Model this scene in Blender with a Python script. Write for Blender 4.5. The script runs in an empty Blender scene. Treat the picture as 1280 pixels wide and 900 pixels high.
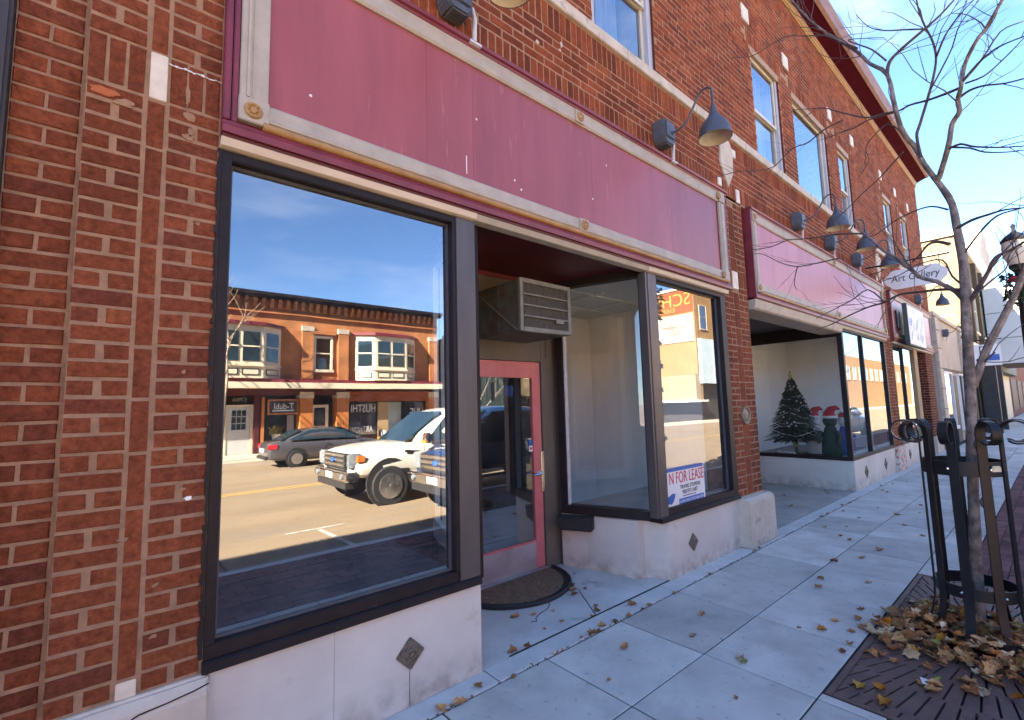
import bpy, bmesh, math, random
from mathutils import Vector, Matrix
C = bpy.context.scene.collection
SC = bpy.context.scene
R = math.radians
rnd = random.Random(7)

# ---------------------------------------------------------------- camera, sky, sun, exposure
cam_d = bpy.data.cameras.new('camera'); cam = bpy.data.objects.new('camera', cam_d); C.objects.link(cam)
SC.camera = cam
cam_d.sensor_width = 36; cam_d.sensor_fit = 'HORIZONTAL'; cam_d.lens = 585.9 * 36 / 1280
cam_d.clip_start = 0.05; cam_d.clip_end = 3000
yaw, pitch, roll = R(49.384), R(5.6835), R(-1.4551)
F_ = Vector((math.cos(yaw) * math.cos(pitch), math.sin(yaw) * math.cos(pitch), math.sin(pitch)))
R0 = Vector((math.sin(yaw), -math.cos(yaw), 0)); U0 = R0.cross(F_)
R1 = R0 * math.cos(roll) + U0 * math.sin(roll); U1 = -R0 * math.sin(roll) + U0 * math.cos(roll)
M = Matrix.Identity(4)
for i in range(3):
    M[i][0], M[i][1], M[i][2] = R1[i], U1[i], -F_[i]
M.translation = Vector((0, -2.35, 1.542))
cam.matrix_world = M

SUN_EL, SUN_AZ = 32.0, -74.0            # azimuth measured clockwise from +Y
W = bpy.data.worlds.new('World'); SC.world = W; W.use_nodes = True
nt = W.node_tree; bg = nt.nodes['Background']
sky = nt.nodes.new('ShaderNodeTexSky'); sky.sky_type = 'NISHITA'; sky.sun_disc = False
sky.sun_elevation = R(SUN_EL); sky.sun_rotation = R(SUN_AZ)
sky.altitude = 1200; sky.air_density = 1.0; sky.dust_density = 0.1; sky.ozone_density = 6.0
# thin streaks of high cloud over the blue
tc = nt.nodes.new('ShaderNodeTexCoord'); mp = nt.nodes.new('ShaderNodeMapping')
mp.inputs['Scale'].default_value = (1.2, 2.2, 5.0); mp.inputs['Rotation'].default_value = (0, 0, 0.6)
ns = nt.nodes.new('ShaderNodeTexNoise'); ns.inputs['Scale'].default_value = 2.2; ns.inputs['Detail'].default_value = 6; ns.inputs['Roughness'].default_value = 0.62
cr = nt.nodes.new('ShaderNodeValToRGB'); cr.color_ramp.elements[0].position = 0.5; cr.color_ramp.elements[1].position = 0.85
cr.color_ramp.elements[1].color = (0.3, 0.3, 0.3, 1)
mx = nt.nodes.new('ShaderNodeMixRGB'); mx.inputs[2].default_value = (5.0, 5.4, 6.0, 1)
nt.links.new(tc.outputs['Generated'], mp.inputs[0]); nt.links.new(mp.outputs[0], ns.inputs[0]); nt.links.new(ns.outputs[0], cr.inputs[0])
nt.links.new(cr.outputs[0], mx.inputs[0]); nt.links.new(sky.outputs[0], mx.inputs[1]); nt.links.new(mx.outputs[0], bg.inputs[0])
bg.inputs[1].default_value = 0.052

sun_d = bpy.data.lights.new('sun', 'SUN'); sun_d.energy = 5.0; sun_d.angle = R(0.5); sun_d.color = (1.0, 0.9, 0.74)
sun = bpy.data.objects.new('sun', sun_d); C.objects.link(sun)
S = Vector((math.sin(R(SUN_AZ)) * math.cos(R(SUN_EL)), math.cos(R(SUN_AZ)) * math.cos(R(SUN_EL)), math.sin(R(SUN_EL))))
sun.rotation_euler = S.to_track_quat('Z', 'Y').to_euler(); sun.location = (-20, 8, 30)

SC.view_settings.view_transform = 'Standard'; SC.view_settings.look = 'None'
SC.view_settings.exposure = 3.6; SC.view_settings.gamma = 1
SC.cycles.max_bounces = 10; SC.cycles.transparent_max_bounces = 24; SC.cycles.glossy_bounces = 6; SC.cycles.diffuse_bounces = 4
SC.cycles.use_denoising = True; SC.cycles.caustics_reflective = False; SC.cycles.caustics_refractive = False
SC.cycles.sample_clamp_indirect = 6

# ---------------------------------------------------------------- materials
MATS = {}
def _new(name):
    m = bpy.data.materials.new(name); m.use_nodes = True
    return m, m.node_tree, m.node_tree.nodes['Principled BSDF']
def mat(name, a, b=None, scale=8.0, rough=0.7, bump=0.0, bscale=None, metal=0.0, detail=5.0, spots=None, stretch=None, spec=None, lo=.35, hi=.65, coat=0, vary=0, splash=False, stains=None):
    """two-tone noise over the object, optional fine bump, optional darker spots"""
    m, t, p = _new(name); L = t.links.new
    if b is None: b = tuple(c * 0.82 for c in a)
    co = t.nodes.new('ShaderNodeTexCoord'); mpn = t.nodes.new('ShaderNodeMapping')
    if stretch: mpn.inputs['Scale'].default_value = stretch
    L(co.outputs['Object'], mpn.inputs[0])
    n = t.nodes.new('ShaderNodeTexNoise'); n.inputs['Scale'].default_value = scale; n.inputs['Detail'].default_value = detail; n.inputs['Roughness'].default_value = 0.6
    L(mpn.outputs[0], n.inputs[0])
    c = t.nodes.new('ShaderNodeValToRGB'); e = c.color_ramp.elements
    e[0].position = lo; e[0].color = (*b, 1); e[1].position = hi; e[1].color = (*a, 1)
    L(n.outputs[0], c.inputs[0]); col = c.outputs[0]
    if spots:
        sc, thr, colr, fac = spots
        n2 = t.nodes.new('ShaderNodeTexNoise'); n2.inputs['Scale'].default_value = sc; n2.inputs['Detail'].default_value = 3
        L(mpn.outputs[0], n2.inputs[0])
        c2 = t.nodes.new('ShaderNodeValToRGB'); c2.color_ramp.elements[0].position = thr; c2.color_ramp.elements[1].position = thr + .06
        c2.color_ramp.elements[1].color = (fac, fac, fac, 1)
        L(n2.outputs[0], c2.inputs[0])
        x = t.nodes.new('ShaderNodeMixRGB'); x.inputs[2].default_value = (*colr, 1)
        L(c2.outputs[0], x.inputs[0]); L(col, x.inputs[1]); col = x.outputs[0]
    if stains:                                           # broad old stains, and round gum marks
        sc3, colr3 = stains
        ns3 = t.nodes.new('ShaderNodeTexNoise'); ns3.inputs['Scale'].default_value = sc3; ns3.inputs['Detail'].default_value = 12; ns3.inputs['Roughness'].default_value = .68; L(mpn.outputs[0], ns3.inputs[0])
        ms3 = t.nodes.new('ShaderNodeMapRange'); ms3.inputs[1].default_value = .50; ms3.inputs[2].default_value = .72; ms3.inputs[3].default_value = 0; ms3.inputs[4].default_value = .65; L(ns3.outputs[0], ms3.inputs[0])
        x3 = t.nodes.new('ShaderNodeMixRGB'); x3.inputs[2].default_value = (*colr3, 1); L(ms3.outputs[0], x3.inputs[0]); L(col, x3.inputs[1]); col = x3.outputs[0]
        vo = t.nodes.new('ShaderNodeTexVoronoi'); vo.inputs['Scale'].default_value = 3.2; L(mpn.outputs[0], vo.inputs[0])
        mv3 = t.nodes.new('ShaderNodeMapRange'); mv3.inputs[1].default_value = .035; mv3.inputs[2].default_value = .055; mv3.inputs[3].default_value = .55; mv3.inputs[4].default_value = 0; L(vo.outputs['Distance'], mv3.inputs[0])
        x4 = t.nodes.new('ShaderNodeMixRGB'); x4.inputs[2].default_value = (.16, .15, .14, 1); L(mv3.outputs[0], x4.inputs[0]); L(col, x4.inputs[1]); col = x4.outputs[0]
    if splash:                                           # rain-splashed dirt on the lowest hand's breadth
        sp = t.nodes.new('ShaderNodeSeparateXYZ'); L(co.outputs['Object'], sp.inputs[0]); m1 = t.nodes.new('ShaderNodeMapRange')
        m1.inputs[1].default_value = .0; m1.inputs[2].default_value = .20; m1.inputs[3].default_value = .85; m1.inputs[4].default_value = 0
        L(sp.outputs['Z'], m1.inputs[0]); nz = t.nodes.new('ShaderNodeTexNoise'); nz.inputs['Scale'].default_value = 9; nz.inputs['Detail'].default_value = 8; L(co.outputs['Object'], nz.inputs[0])
        m2 = t.nodes.new('ShaderNodeMapRange'); m2.inputs[1].default_value = .38; m2.inputs[2].default_value = .66; L(nz.outputs[0], m2.inputs[0])
        mm = t.nodes.new('ShaderNodeMath'); mm.operation = 'MULTIPLY'; L(m1.outputs[0], mm.inputs[0]); L(m2.outputs[0], mm.inputs[1])
        xs_ = t.nodes.new('ShaderNodeMixRGB'); xs_.inputs[2].default_value = (.26, .20, .15, 1); L(mm.outputs[0], xs_.inputs[0]); L(col, xs_.inputs[1]); col = xs_.outputs[0]
    if vary:                                             # each slab a shade of its own
        oi = t.nodes.new('ShaderNodeObjectInfo'); rr = t.nodes.new('ShaderNodeMapRange'); rr.inputs[3].default_value = 1 - vary; rr.inputs[4].default_value = 1 + vary * .3
        L(oi.outputs['Random'], rr.inputs[0]); mv = t.nodes.new('ShaderNodeMixRGB'); mv.blend_type = 'MULTIPLY'; mv.inputs[0].default_value = 1
        L(col, mv.inputs[1]); L(rr.outputs[0], mv.inputs[2]); col = mv.outputs[0]
        ad = t.nodes.new('ShaderNodeVectorMath'); ad.operation = 'ADD'; sc2 = t.nodes.new('ShaderNodeVectorMath'); sc2.operation = 'SCALE'; sc2.inputs[3].default_value = 40
        cx = t.nodes.new('ShaderNodeCombineXYZ'); L(oi.outputs['Random'], cx.inputs[0]); L(oi.outputs['Random'], cx.inputs[1]); L(cx.outputs[0], sc2.inputs[0]); L(co.outputs['Object'], ad.inputs[0]); L(sc2.outputs[0], ad.inputs[1]); L(ad.outputs[0], mpn.inputs[0])
    L(col, p.inputs['Base Color'])
    p.inputs['Roughness'].default_value = rough; p.inputs['Metallic'].default_value = metal
    if spec is not None: p.inputs['Specular IOR Level'].default_value = spec
    if coat: p.inputs['Coat Weight'].default_value = coat; p.inputs['Coat Roughness'].default_value = .05
    if bump:
        n3 = t.nodes.new('ShaderNodeTexNoise'); n3.inputs['Scale'].default_value = bscale or scale * 6; n3.inputs['Detail'].default_value = 6
        L(mpn.outputs[0], n3.inputs[0])
        bn = t.nodes.new('ShaderNodeBump'); bn.inputs['Strength'].default_value = bump; bn.inputs['Distance'].default_value = 0.01
        L(n3.outputs[0], bn.inputs['Height']); L(bn.outputs[0], p.inputs['Normal'])
    MATS[name] = m
    return m
def mat_random(name, stops, rough=0.85, bump=.5, grain=60.0, mottling=.5, mscale=14.0):
    """each loose piece takes its own tone from a ramp, with grain inside the piece"""
    m, t, p = _new(name); L = t.links.new
    oi = t.nodes.new('ShaderNodeObjectInfo'); ge = t.nodes.new('ShaderNodeNewGeometry')
    ad = t.nodes.new('ShaderNodeMath'); ad.operation = 'ADD'; fr = t.nodes.new('ShaderNodeMath'); fr.operation = 'FRACT'
    L(oi.outputs['Random'], ad.inputs[0]); L(ge.outputs['Random Per Island'], ad.inputs[1]); L(ad.outputs[0], fr.inputs[0])
    c = t.nodes.new('ShaderNodeValToRGB'); cr_ = c.color_ramp
    while len(cr_.elements) < len(stops): cr_.elements.new(0.5)
    for e, (pos, col) in zip(cr_.elements, stops): e.position = pos; e.color = (*col, 1)
    L(fr.outputs[0], c.inputs[0])
    g = t.nodes.new('ShaderNodeTexNoise'); g.inputs['Scale'].default_value = mscale; g.inputs['Detail'].default_value = 8; g.inputs['Roughness'].default_value = .7
    L(ge.outputs['Position'], g.inputs[0])
    r2 = t.nodes.new('ShaderNodeMapRange'); r2.inputs[1].default_value = .3; r2.inputs[2].default_value = .7
    r2.inputs[3].default_value = 1 - mottling; r2.inputs[4].default_value = 1 + mottling * .6
    L(g.outputs[0], r2.inputs[0])
    mu = t.nodes.new('ShaderNodeMixRGB'); mu.blend_type = 'MULTIPLY'; mu.inputs[0].default_value = 1
    L(c.outputs[0], mu.inputs[1]); L(r2.outputs[0], mu.inputs[2])
    # soot and run-off: broad upright streaks over many pieces
    bm_ = t.nodes.new('ShaderNodeMapping'); bm_.inputs['Scale'].default_value = (2.2, 2.2, .5); bn_ = t.nodes.new('ShaderNodeTexNoise'); bn_.inputs['Scale'].default_value = 1.1; bn_.inputs['Detail'].default_value = 6
    L(ge.outputs['Position'], bm_.inputs[0]); L(bm_.outputs[0], bn_.inputs[0]); br_ = t.nodes.new('ShaderNodeMapRange'); br_.inputs[1].default_value = .35; br_.inputs[2].default_value = .62; br_.inputs[3].default_value = .70; br_.inputs[4].default_value = 1.10
    L(bn_.outputs[0], br_.inputs[0]); m3 = t.nodes.new('ShaderNodeMixRGB'); m3.blend_type = 'MULTIPLY'; m3.inputs[0].default_value = 1; L(mu.outputs[0], m3.inputs[1]); L(br_.outputs[0], m3.inputs[2]); L(m3.outputs[0], p.inputs['Base Color'])
    p.inputs['Roughness'].default_value = rough; p.inputs['Specular IOR Level'].default_value = .12
    n3 = t.nodes.new('ShaderNodeTexNoise'); n3.inputs['Scale'].default_value = grain; n3.inputs['Detail'].default_value = 7
    L(ge.outputs['Position'], n3.inputs[0])
    bn = t.nodes.new('ShaderNodeBump'); bn.inputs['Strength'].default_value = bump; bn.inputs['Distance'].default_value = 0.006
    L(n3.outputs[0], bn.inputs['Height']); L(bn.outputs[0], p.inputs['Normal'])
    MATS[name] = m
    return m
def mat_wallbrick(name, c1, c2, mortar, scale=1.0, axis='Y', size=(.22, .0692)):
    """brickwork too far off to tell the bricks apart"""
    m, t, p = _new(name); L = t.links.new
    co = t.nodes.new('ShaderNodeTexCoord'); se = t.nodes.new('ShaderNodeSeparateXYZ'); cb = t.nodes.new('ShaderNodeCombineXYZ')
    L(co.outputs['Object'], se.inputs[0]); L(se.outputs['X' if axis == 'Y' else 'Y'], cb.inputs[0]); L(se.outputs['Z'], cb.inputs[1])
    br = t.nodes.new('ShaderNodeTexBrick'); br.inputs['Scale'].default_value = 1; br.inputs['Brick Width'].default_value = size[0]; br.inputs['Row Height'].default_value = size[1]
    br.inputs['Mortar Size'].default_value = .008; br.inputs['Color1'].default_value = (*c1, 1); br.inputs['Color2'].default_value = (*c2, 1); br.inputs['Mortar'].default_value = (*mortar, 1)
    L(cb.outputs[0], br.inputs[0])
    n = t.nodes.new('ShaderNodeTexNoise'); n.inputs['Scale'].default_value = 1.4; n.inputs['Detail'].default_value = 7; L(co.outputs['Object'], n.inputs[0])
    r2 = t.nodes.new('ShaderNodeMapRange'); r2.inputs[1].default_value = .3; r2.inputs[2].default_value = .7; r2.inputs[3].default_value = .72; r2.inputs[4].default_value = 1.15
    L(n.outputs[0], r2.inputs[0])
    mu = t.nodes.new('ShaderNodeMixRGB'); mu.blend_type = 'MULTIPLY'; mu.inputs[0].default_value = 1
    L(br.outputs[0], mu.inputs[1]); L(r2.outputs[0], mu.inputs[2]); L(mu.outputs[0], p.inputs['Base Color'])
    p.inputs['Roughness'].default_value = .9
    bn = t.nodes.new('ShaderNodeBump'); bn.inputs['Strength'].default_value = .4; bn.inputs['Distance'].default_value = .006; bn.invert = True
    L(br.outputs['Fac'], bn.inputs['Height']); L(bn.outputs[0], p.inputs['Normal'])
    MATS[name] = m
    return m
def mat_glass(name, base, tint=(.85, .9, .9), wav=0.0):
    """a thin coated pane: mirror and see-through mixed by the angle of view; the far face of the pane lets all through"""
    m = bpy.data.materials.new(name); m.use_nodes = True; t = m.node_tree; t.nodes.clear(); L = t.links.new
    out = t.nodes.new('ShaderNodeOutputMaterial'); tr = t.nodes.new('ShaderNodeBsdfTransparent'); gl = t.nodes.new('ShaderNodeBsdfGlossy')
    gl.inputs['Roughness'].default_value = 0.0; gl.inputs['Color'].default_value = (.96, .97, 1, 1); tr.inputs['Color'].default_value = (*tint, 1)
    fr = t.nodes.new('ShaderNodeFresnel'); fr.inputs['IOR'].default_value = 1.5
    mr = t.nodes.new('ShaderNodeMapRange'); mr.inputs[1].default_value = .04; mr.inputs[2].default_value = 1; mr.inputs[3].default_value = base; mr.inputs[4].default_value = 1
    L(fr.outputs[0], mr.inputs[0])
    ge = t.nodes.new('ShaderNodeNewGeometry'); inv = t.nodes.new('ShaderNodeMath'); inv.operation = 'SUBTRACT'; inv.inputs[0].default_value = 1
    L(ge.outputs['Backfacing'], inv.inputs[1])
    mu = t.nodes.new('ShaderNodeMath'); mu.operation = 'MULTIPLY'; L(mr.outputs[0], mu.inputs[0]); L(inv.outputs[0], mu.inputs[1])
    mix = t.nodes.new('ShaderNodeMixShader'); L(mu.outputs[0], mix.inputs[0]); L(tr.outputs[0], mix.inputs[1]); L(gl.outputs[0], mix.inputs[2])
    # a film of dust and old wipe marks
    df = t.nodes.new('ShaderNodeBsdfDiffuse'); df.inputs['Color'].default_value = (.6, .6, .58, 1); dn = t.nodes.new('ShaderNodeTexNoise'); dn.inputs['Scale'].default_value = 3; dn.inputs['Detail'].default_value = 9; dn.inputs['Roughness'].default_value = .7
    dm = t.nodes.new('ShaderNodeMapping'); dm.inputs['Scale'].default_value = (1.6, 1.6, .5); dm.inputs['Rotation'].default_value = (.5, .4, .3)
    L(ge.outputs['Position'], dm.inputs[0]); L(dm.outputs[0], dn.inputs[0]); dr = t.nodes.new('ShaderNodeMapRange'); dr.inputs[1].default_value = .42; dr.inputs[2].default_value = .75; dr.inputs[3].default_value = .004; dr.inputs[4].default_value = .055
    L(dn.outputs[0], dr.inputs[0]); dx = t.nodes.new('ShaderNodeMath'); dx.operation = 'MULTIPLY'; L(dr.outputs[0], dx.inputs[0]); L(inv.outputs[0], dx.inputs[1])
    mx2 = t.nodes.new('ShaderNodeMixShader'); L(dx.outputs[0], mx2.inputs[0]); L(mix.outputs[0], mx2.inputs[1]); L(df.outputs[0], mx2.inputs[2]); L(mx2.outputs[0], out.inputs[0])
    if wav:
        n = t.nodes.new('ShaderNodeTexNoise'); n.inputs['Scale'].default_value = 1.6; n.inputs['Detail'].default_value = 1; L(ge.outputs['Position'], n.inputs[0])
        bn = t.nodes.new('ShaderNodeBump'); bn.inputs['Strength'].default_value = wav; bn.inputs['Distance'].default_value = .02
        L(n.outputs[0], bn.inputs['Height']); L(bn.outputs[0], gl.inputs['Normal'])
    MATS[name] = m
    return m
def mat_emit(name, col, strength):
    m, t, p = _new(name); p.inputs['Base Color'].default_value = (*col, 1); p.inputs['Emission Color'].default_value = (*col, 1); p.inputs['Emission Strength'].default_value = strength
    MATS[name] = m; return m

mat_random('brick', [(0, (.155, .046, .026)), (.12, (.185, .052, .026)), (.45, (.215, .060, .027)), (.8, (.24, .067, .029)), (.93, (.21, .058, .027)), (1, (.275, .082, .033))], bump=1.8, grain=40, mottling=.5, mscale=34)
mat_random('brick_upper', [(0, (.15, .036, .017)), (.25, (.20, .047, .019)), (.6, (.24, .057, .021)), (.85, (.275, .068, .024)), (1, (.32, .088, .030))], bump=.5, grain=50, mottling=.4, mscale=18)
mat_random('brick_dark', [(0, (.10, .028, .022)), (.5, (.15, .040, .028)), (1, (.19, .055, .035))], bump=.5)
mat('mortar_upper', (.37, .205, .115), (.27, .145, .08), scale=14, rough=.95, bump=.5, bscale=120)
mat('mortar', (.34, .20, .115), (.24, .14, .082), scale=14, rough=.95, bump=.5, bscale=120)
mat('limestone', (.56, .48, .38), (.44, .37, .29), scale=5, rough=.85, bump=.25, bscale=70, spots=(9, .62, (.22, .17, .13), .45))
mat('peeling', (.60, .52, .44), (.36, .16, .10), scale=16, rough=.85, bump=.3, lo=.44, hi=.52)
mat('spalled', (.45, .13, .04), (.36, .11, .045), scale=20, rough=.95, bump=.6)
mat('brick_grey', (.24, .12, .10), (.19, .085, .07), scale=14, rough=.95, bump=.4)
mat('white_glazed', (.72, .64, .50), (.60, .52, .40), scale=9, rough=.5, bump=.15)
mat('maroon', (.20, .028, .040), (.145, .020, .029), scale=6, rough=.42, bump=.08)
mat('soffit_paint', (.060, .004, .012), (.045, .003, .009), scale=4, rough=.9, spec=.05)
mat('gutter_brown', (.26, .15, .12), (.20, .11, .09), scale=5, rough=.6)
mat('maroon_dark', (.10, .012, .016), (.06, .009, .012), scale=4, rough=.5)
mat('pink_panel', (.345, .084, .086), (.26, .060, .062), scale=2.4, rough=.40, stretch=(2.6, 1, .35), bump=.04, bscale=30, spots=(9, .66, (.40, .14, .15), .55), lo=.3, hi=.7, vary=.12, detail=8)
mat('pink_panel_pale', (.47, .17, .185), (.40, .13, .145), scale=2.4, rough=.40, stretch=(2.6, 1, .35), bump=.04, bscale=30, vary=.08, detail=8)
mat('beige_trim', (.42, .37, .30), (.34, .30, .24), scale=7, rough=.6, bump=.1, spots=(20, .7, (.2, .15, .1), .5))
mat('gold_trim', (.40, .23, .08), (.29, .16, .055), scale=12, rough=.5)
mat('cream_trim', (.62, .52, .38), (.50, .41, .30), scale=5, rough=.6, stretch=(.4, 1, 3))
mat('bronze_frame', (.022, .016, .017), (.014, .011, .012), scale=9, rough=.5, spec=.22, bump=.05, spots=(60, .74, (.25, .22, .2), .5))
mat('post_bronze', (.085, .072, .066), (.062, .052, .050), scale=3, rough=.4, stretch=(3, 3, .5))
mat('rubber', (.012, .012, .013), (.018, .018, .019), scale=30, rough=.7, bump=.2)
mat('bulkhead_stone', (.60, .55, .48), (.50, .455, .40), scale=1.7, rough=.65, bump=.08, bscale=50, detail=8, spots=(5, .64, (.42, .35, .28), .5), splash=True)
mat('plaque_metal', (.22, .18, .13), (.11, .09, .07), scale=40, rough=.5, metal=.4, bump=.6, bscale=60)
mat('olive_panel', (.155, .135, .105), (.115, .10, .078), scale=3, rough=.55, bump=.06, stretch=(1, 1, .4))
mat('door_pink', (.60, .18, .18), (.52, .145, .145), scale=6, rough=.4, spots=(14, .72, (.25, .18, .17), .5))
mat('kick_metal', (.50, .45, .45), (.40, .30, .32), scale=3, rough=.38, metal=.5)
mat('chrome', (.75, .75, .76), (.65, .66, .68), scale=10, rough=.15, metal=1)
mat('ac_metal', (.13, .13, .105), (.075, .075, .06), scale=12, rough=.6, metal=.2, bump=.2, spots=(9, .6, (.14, .06, .03), .8))
mat('ac_frame', (.20, .205, .17), (.14, .14, .11), scale=14, rough=.55, spots=(16, .68, (.16, .08, .04), .7))
mat('ac_grille', (.075, .067, .05), (.045, .04, .03), scale=30, rough=.8, bump=.7, bscale=160)
mat('concrete', (.62, .58, .515), (.46, .43, .385), scale=1.9, rough=.85, bump=.2, bscale=110, detail=12, spots=(24, .64, (.26, .24, .21), .5), vary=.2, stains=(2.6, (.33, .30, .26)))
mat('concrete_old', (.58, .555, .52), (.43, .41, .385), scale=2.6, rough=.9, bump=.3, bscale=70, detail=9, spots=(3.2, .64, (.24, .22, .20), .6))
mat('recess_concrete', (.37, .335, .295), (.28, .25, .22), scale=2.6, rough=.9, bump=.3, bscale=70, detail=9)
mat('edging', (.58, .55, .51), (.46, .44, .41), scale=4, rough=.8, bump=.15, bscale=90, detail=8)
mat('joint_dirt', (.026, .021, .017), (.014, .012, .010), scale=30, rough=1, bump=.5)
mat_random('paver', [(0, (.13, .065, .06)), (.5, (.19, .088, .08)), (1, (.24, .115, .105))], bump=.3, mottling=.3)
mat('asphalt', (.27, .198, .120), (.21, .152, .092), scale=.9, rough=.9, bump=.15, bscale=160, detail=9, stretch=(.35, 1, 1), spots=(2.2, .60, (.20, .165, .125), .5))
mat('road_paint', (.56, .54, .48), (.36, .33, .27), scale=9, rough=.7)
mat('yellow_paint', (.62, .38, .06), (.5, .31, .07), scale=18, rough=.7)
mat('far_pavement', (.50, .42, .32), (.42, .35, .27), scale=2, rough=.9)
mat('black_iron', (.006, .0065, .009), (.010, .010, .013), scale=18, spec=.3, rough=.45, bump=.15, bscale=90)
mat('grate_iron', (.155, .092, .075), (.105, .066, .056), scale=10, rough=.6, bump=.35, bscale=90, metal=.2)
mat('soil', (.03, .022, .016), (.018, .013, .01), scale=25, rough=1, bump=.8)
mat('bark', (.27, .22, .19), (.095, .076, .068), scale=16, rough=.9, bump=1.0, bscale=30, stretch=(1, 1, .8), detail=10, lo=.38, hi=.62, spots=(26, .63, (.34, .29, .25), .6))
mat('twig', (.105, .075, .070), (.065, .046, .045), scale=12, rough=.85)
mat('bark_pale', (.40, .31, .22), (.28, .22, .15), scale=9, rough=.9)
mat_random('leaf', [(0, (.22, .088, .036)), (.25, (.44, .19, .075)), (.5, (.58, .31, .125)), (.75, (.36, .15, .058)), (.9, (.66, .47, .27)), (1, (.70, .54, .36))], rough=.75, bump=.4, grain=120, mottling=.45, mscale=45)
mat_random('leaf_orange', [(0, (.42, .14, .02)), (.5, (.55, .22, .03)), (1, (.50, .30, .05))], rough=.6, bump=.3, grain=120, mottling=.3, mscale=40)
mat_random('leaf_green', [(0, (.30, .33, .07)), (1, (.42, .40, .14))], rough=.6, bump=.3, grain=120, mottling=.3, mscale=40)
mat('mat_carpet', (.25, .155, .09), (.13, .08, .05), scale=35, rough=1, bump=.9, bscale=150, spots=(22, .6, (.28, .17, .09), .7))
mat('lamp_grey', (.075, .082, .10), (.055, .060, .075), scale=8, rough=.45, bump=.05)
mat('lamp_inside', (.62, .58, .50), (.5, .46, .38), scale=9, rough=.6)
mat('box_grey', (.10, .105, .12), (.07, .075, .088), scale=9, rough=.5, spots=(30, .64, (.03, .025, .02), .7))
mat('conduit', (.68, .68, .68), (.55, .54, .53), scale=16, rough=.45)
mat('white_paint', (.78, .77, .74), (.68, .67, .64), scale=5, rough=.5)
mat('sign_blue', (.03, .12, .42), (.025, .10, .36), scale=5, rough=.4)
mat('sign_red', (.55, .03, .04), (.5, .03, .04), scale=5, rough=.4)
mat('ink', (.02, .022, .03), (.03, .03, .04), scale=5, rough=.5)
mat('window_wood', (.46, .46, .50), (.36, .36, .40), scale=6, rough=.6, stretch=(4, 4, .5))
mat('window_cream', (.66, .58, .46), (.56, .49, .38), scale=6, rough=.6)
mat('curtain', (.55, .56, .60), (.36, .37, .42), scale=5, rough=.9, stretch=(6, 6, .25))
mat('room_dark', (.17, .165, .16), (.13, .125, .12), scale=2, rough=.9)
mat('room_pale', (.84, .84, .80), (.78, .78, .75), scale=2, rough=.85)
mat('room_floor', (.28, .27, .26), (.22, .21, .20), scale=6, rough=.7)
mat('ceiling_tile', (.70, .70, .66), (.62, .62, .58), scale=20, rough=.95, bump=.2)
mat('xmas_green', (.018, .045, .022), (.010, .022, .014), scale=20, rough=.8)
mat('tinsel', (.75, .74, .70), (.55, .53, .5), scale=30, rough=.4)
mat('santa_red', (.50, .02, .03), (.36, .015, .02), scale=8, rough=.8)
mat('plush_white', (.75, .74, .72), (.6, .6, .6), scale=20, rough=1)
mat('plush_green', (.03, .06, .045), (.02, .04, .03), scale=12, rough=1)
mat('plush_blue', (.05, .12, .36), (.03, .08, .25), scale=12, rough=.9)
mat('plush_orange', (.50, .16, .05), (.4, .12, .04), scale=12, rough=.9)
mat('tree_skirt', (.12, .02, .025), (.08, .012, .016), scale=9, rough=.9)
mat('beige_stone', (.50, .42, .33), (.42, .35, .275), scale=1.6, rough=.85, bump=.15, bscale=40)
mat('cream_brick', (.115, .083, .048), (.092, .066, .036), scale=2, rough=.85, bump=.2, bscale=30)
mat('grey_metal', (.55, .56, .55), (.49, .50, .50), scale=1.2, rough=.5)
mat('dark_green', (.05, .075, .07), (.035, .055, .05), scale=3, rough=.6)
mat('buff_wall', (.36, .20, .075), (.31, .17, .062), scale=.8, rough=.9, bump=.1)
mat('buff_siding', (.38, .26, .13), (.32, .22, .11), scale=2, rough=.8)
mat('advert_white', (.52, .47, .38), (.44, .40, .32), scale=1, rough=.8)
mat('red_band', (.25, .055, .012), (.21, .045, .010), scale=2, rough=.8)
mat('gold_letter', (.50, .28, .04), (.45, .25, .035), scale=3, rough=.7)
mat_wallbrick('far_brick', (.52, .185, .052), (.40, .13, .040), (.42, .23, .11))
mat_wallbrick('side_brick', (.24, .085, .05), (.18, .06, .04), (.30, .2, .14), axis='X')
mat('far_cream', (.74, .66, .48), (.66, .58, .42), scale=3, rough=.6)
mat('store_dark', (.045, .038, .036), (.03, .026, .026), scale=3, rough=.6)
mat('orange_frame', (.48, .17, .04), (.4, .13, .03), scale=6, rough=.6)
mat('tyre', (.016, .016, .017), (.024, .024, .025), scale=30, rough=.85)
mat('rim', (.55, .55, .57), (.45, .45, .47), scale=12, rough=.25, metal=.9)
mat('car_glass', (.015, .03, .04), (.02, .04, .05), scale=1.5, rough=.03, spec=.9)
mat('car_trim', (.02, .02, .022), (.03, .03, .032), scale=12, rough=.5)
mat('paint_grey', (.065, .06, .065), (.055, .05, .055), scale=1, rough=.25, coat=1)
mat('paint_white', (.74, .70, .62), (.70, .66, .58), scale=1, rough=.3, coat=1)
mat('paint_blue', (.010, .028, .085), (.008, .024, .07), scale=1, rough=.25, coat=1)
mat('paint_silver', (.45, .46, .48), (.40, .41, .43), scale=1, rough=.25, metal=.4, coat=1)
mat('tail_red', (.60, .015, .02), (.5, .01, .015), scale=9, rough=.2)
mat('headlight', (.42, .46, .50), (.16, .18, .20), scale=22, rough=.08, metal=.4)
mat('amber', (.7, .22, .03), (.6, .18, .02), scale=10, rough=.2)
mat('lantern_glass', (.66, .58, .45), (.58, .50, .38), scale=5, rough=.4)
mat('garland', (.02, .055, .03), (.012, .03, .018), scale=40, rough=.9)
mat('banner_blue', (.62, .74, .80), (.52, .64, .70), scale=3, rough=.8)
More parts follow.
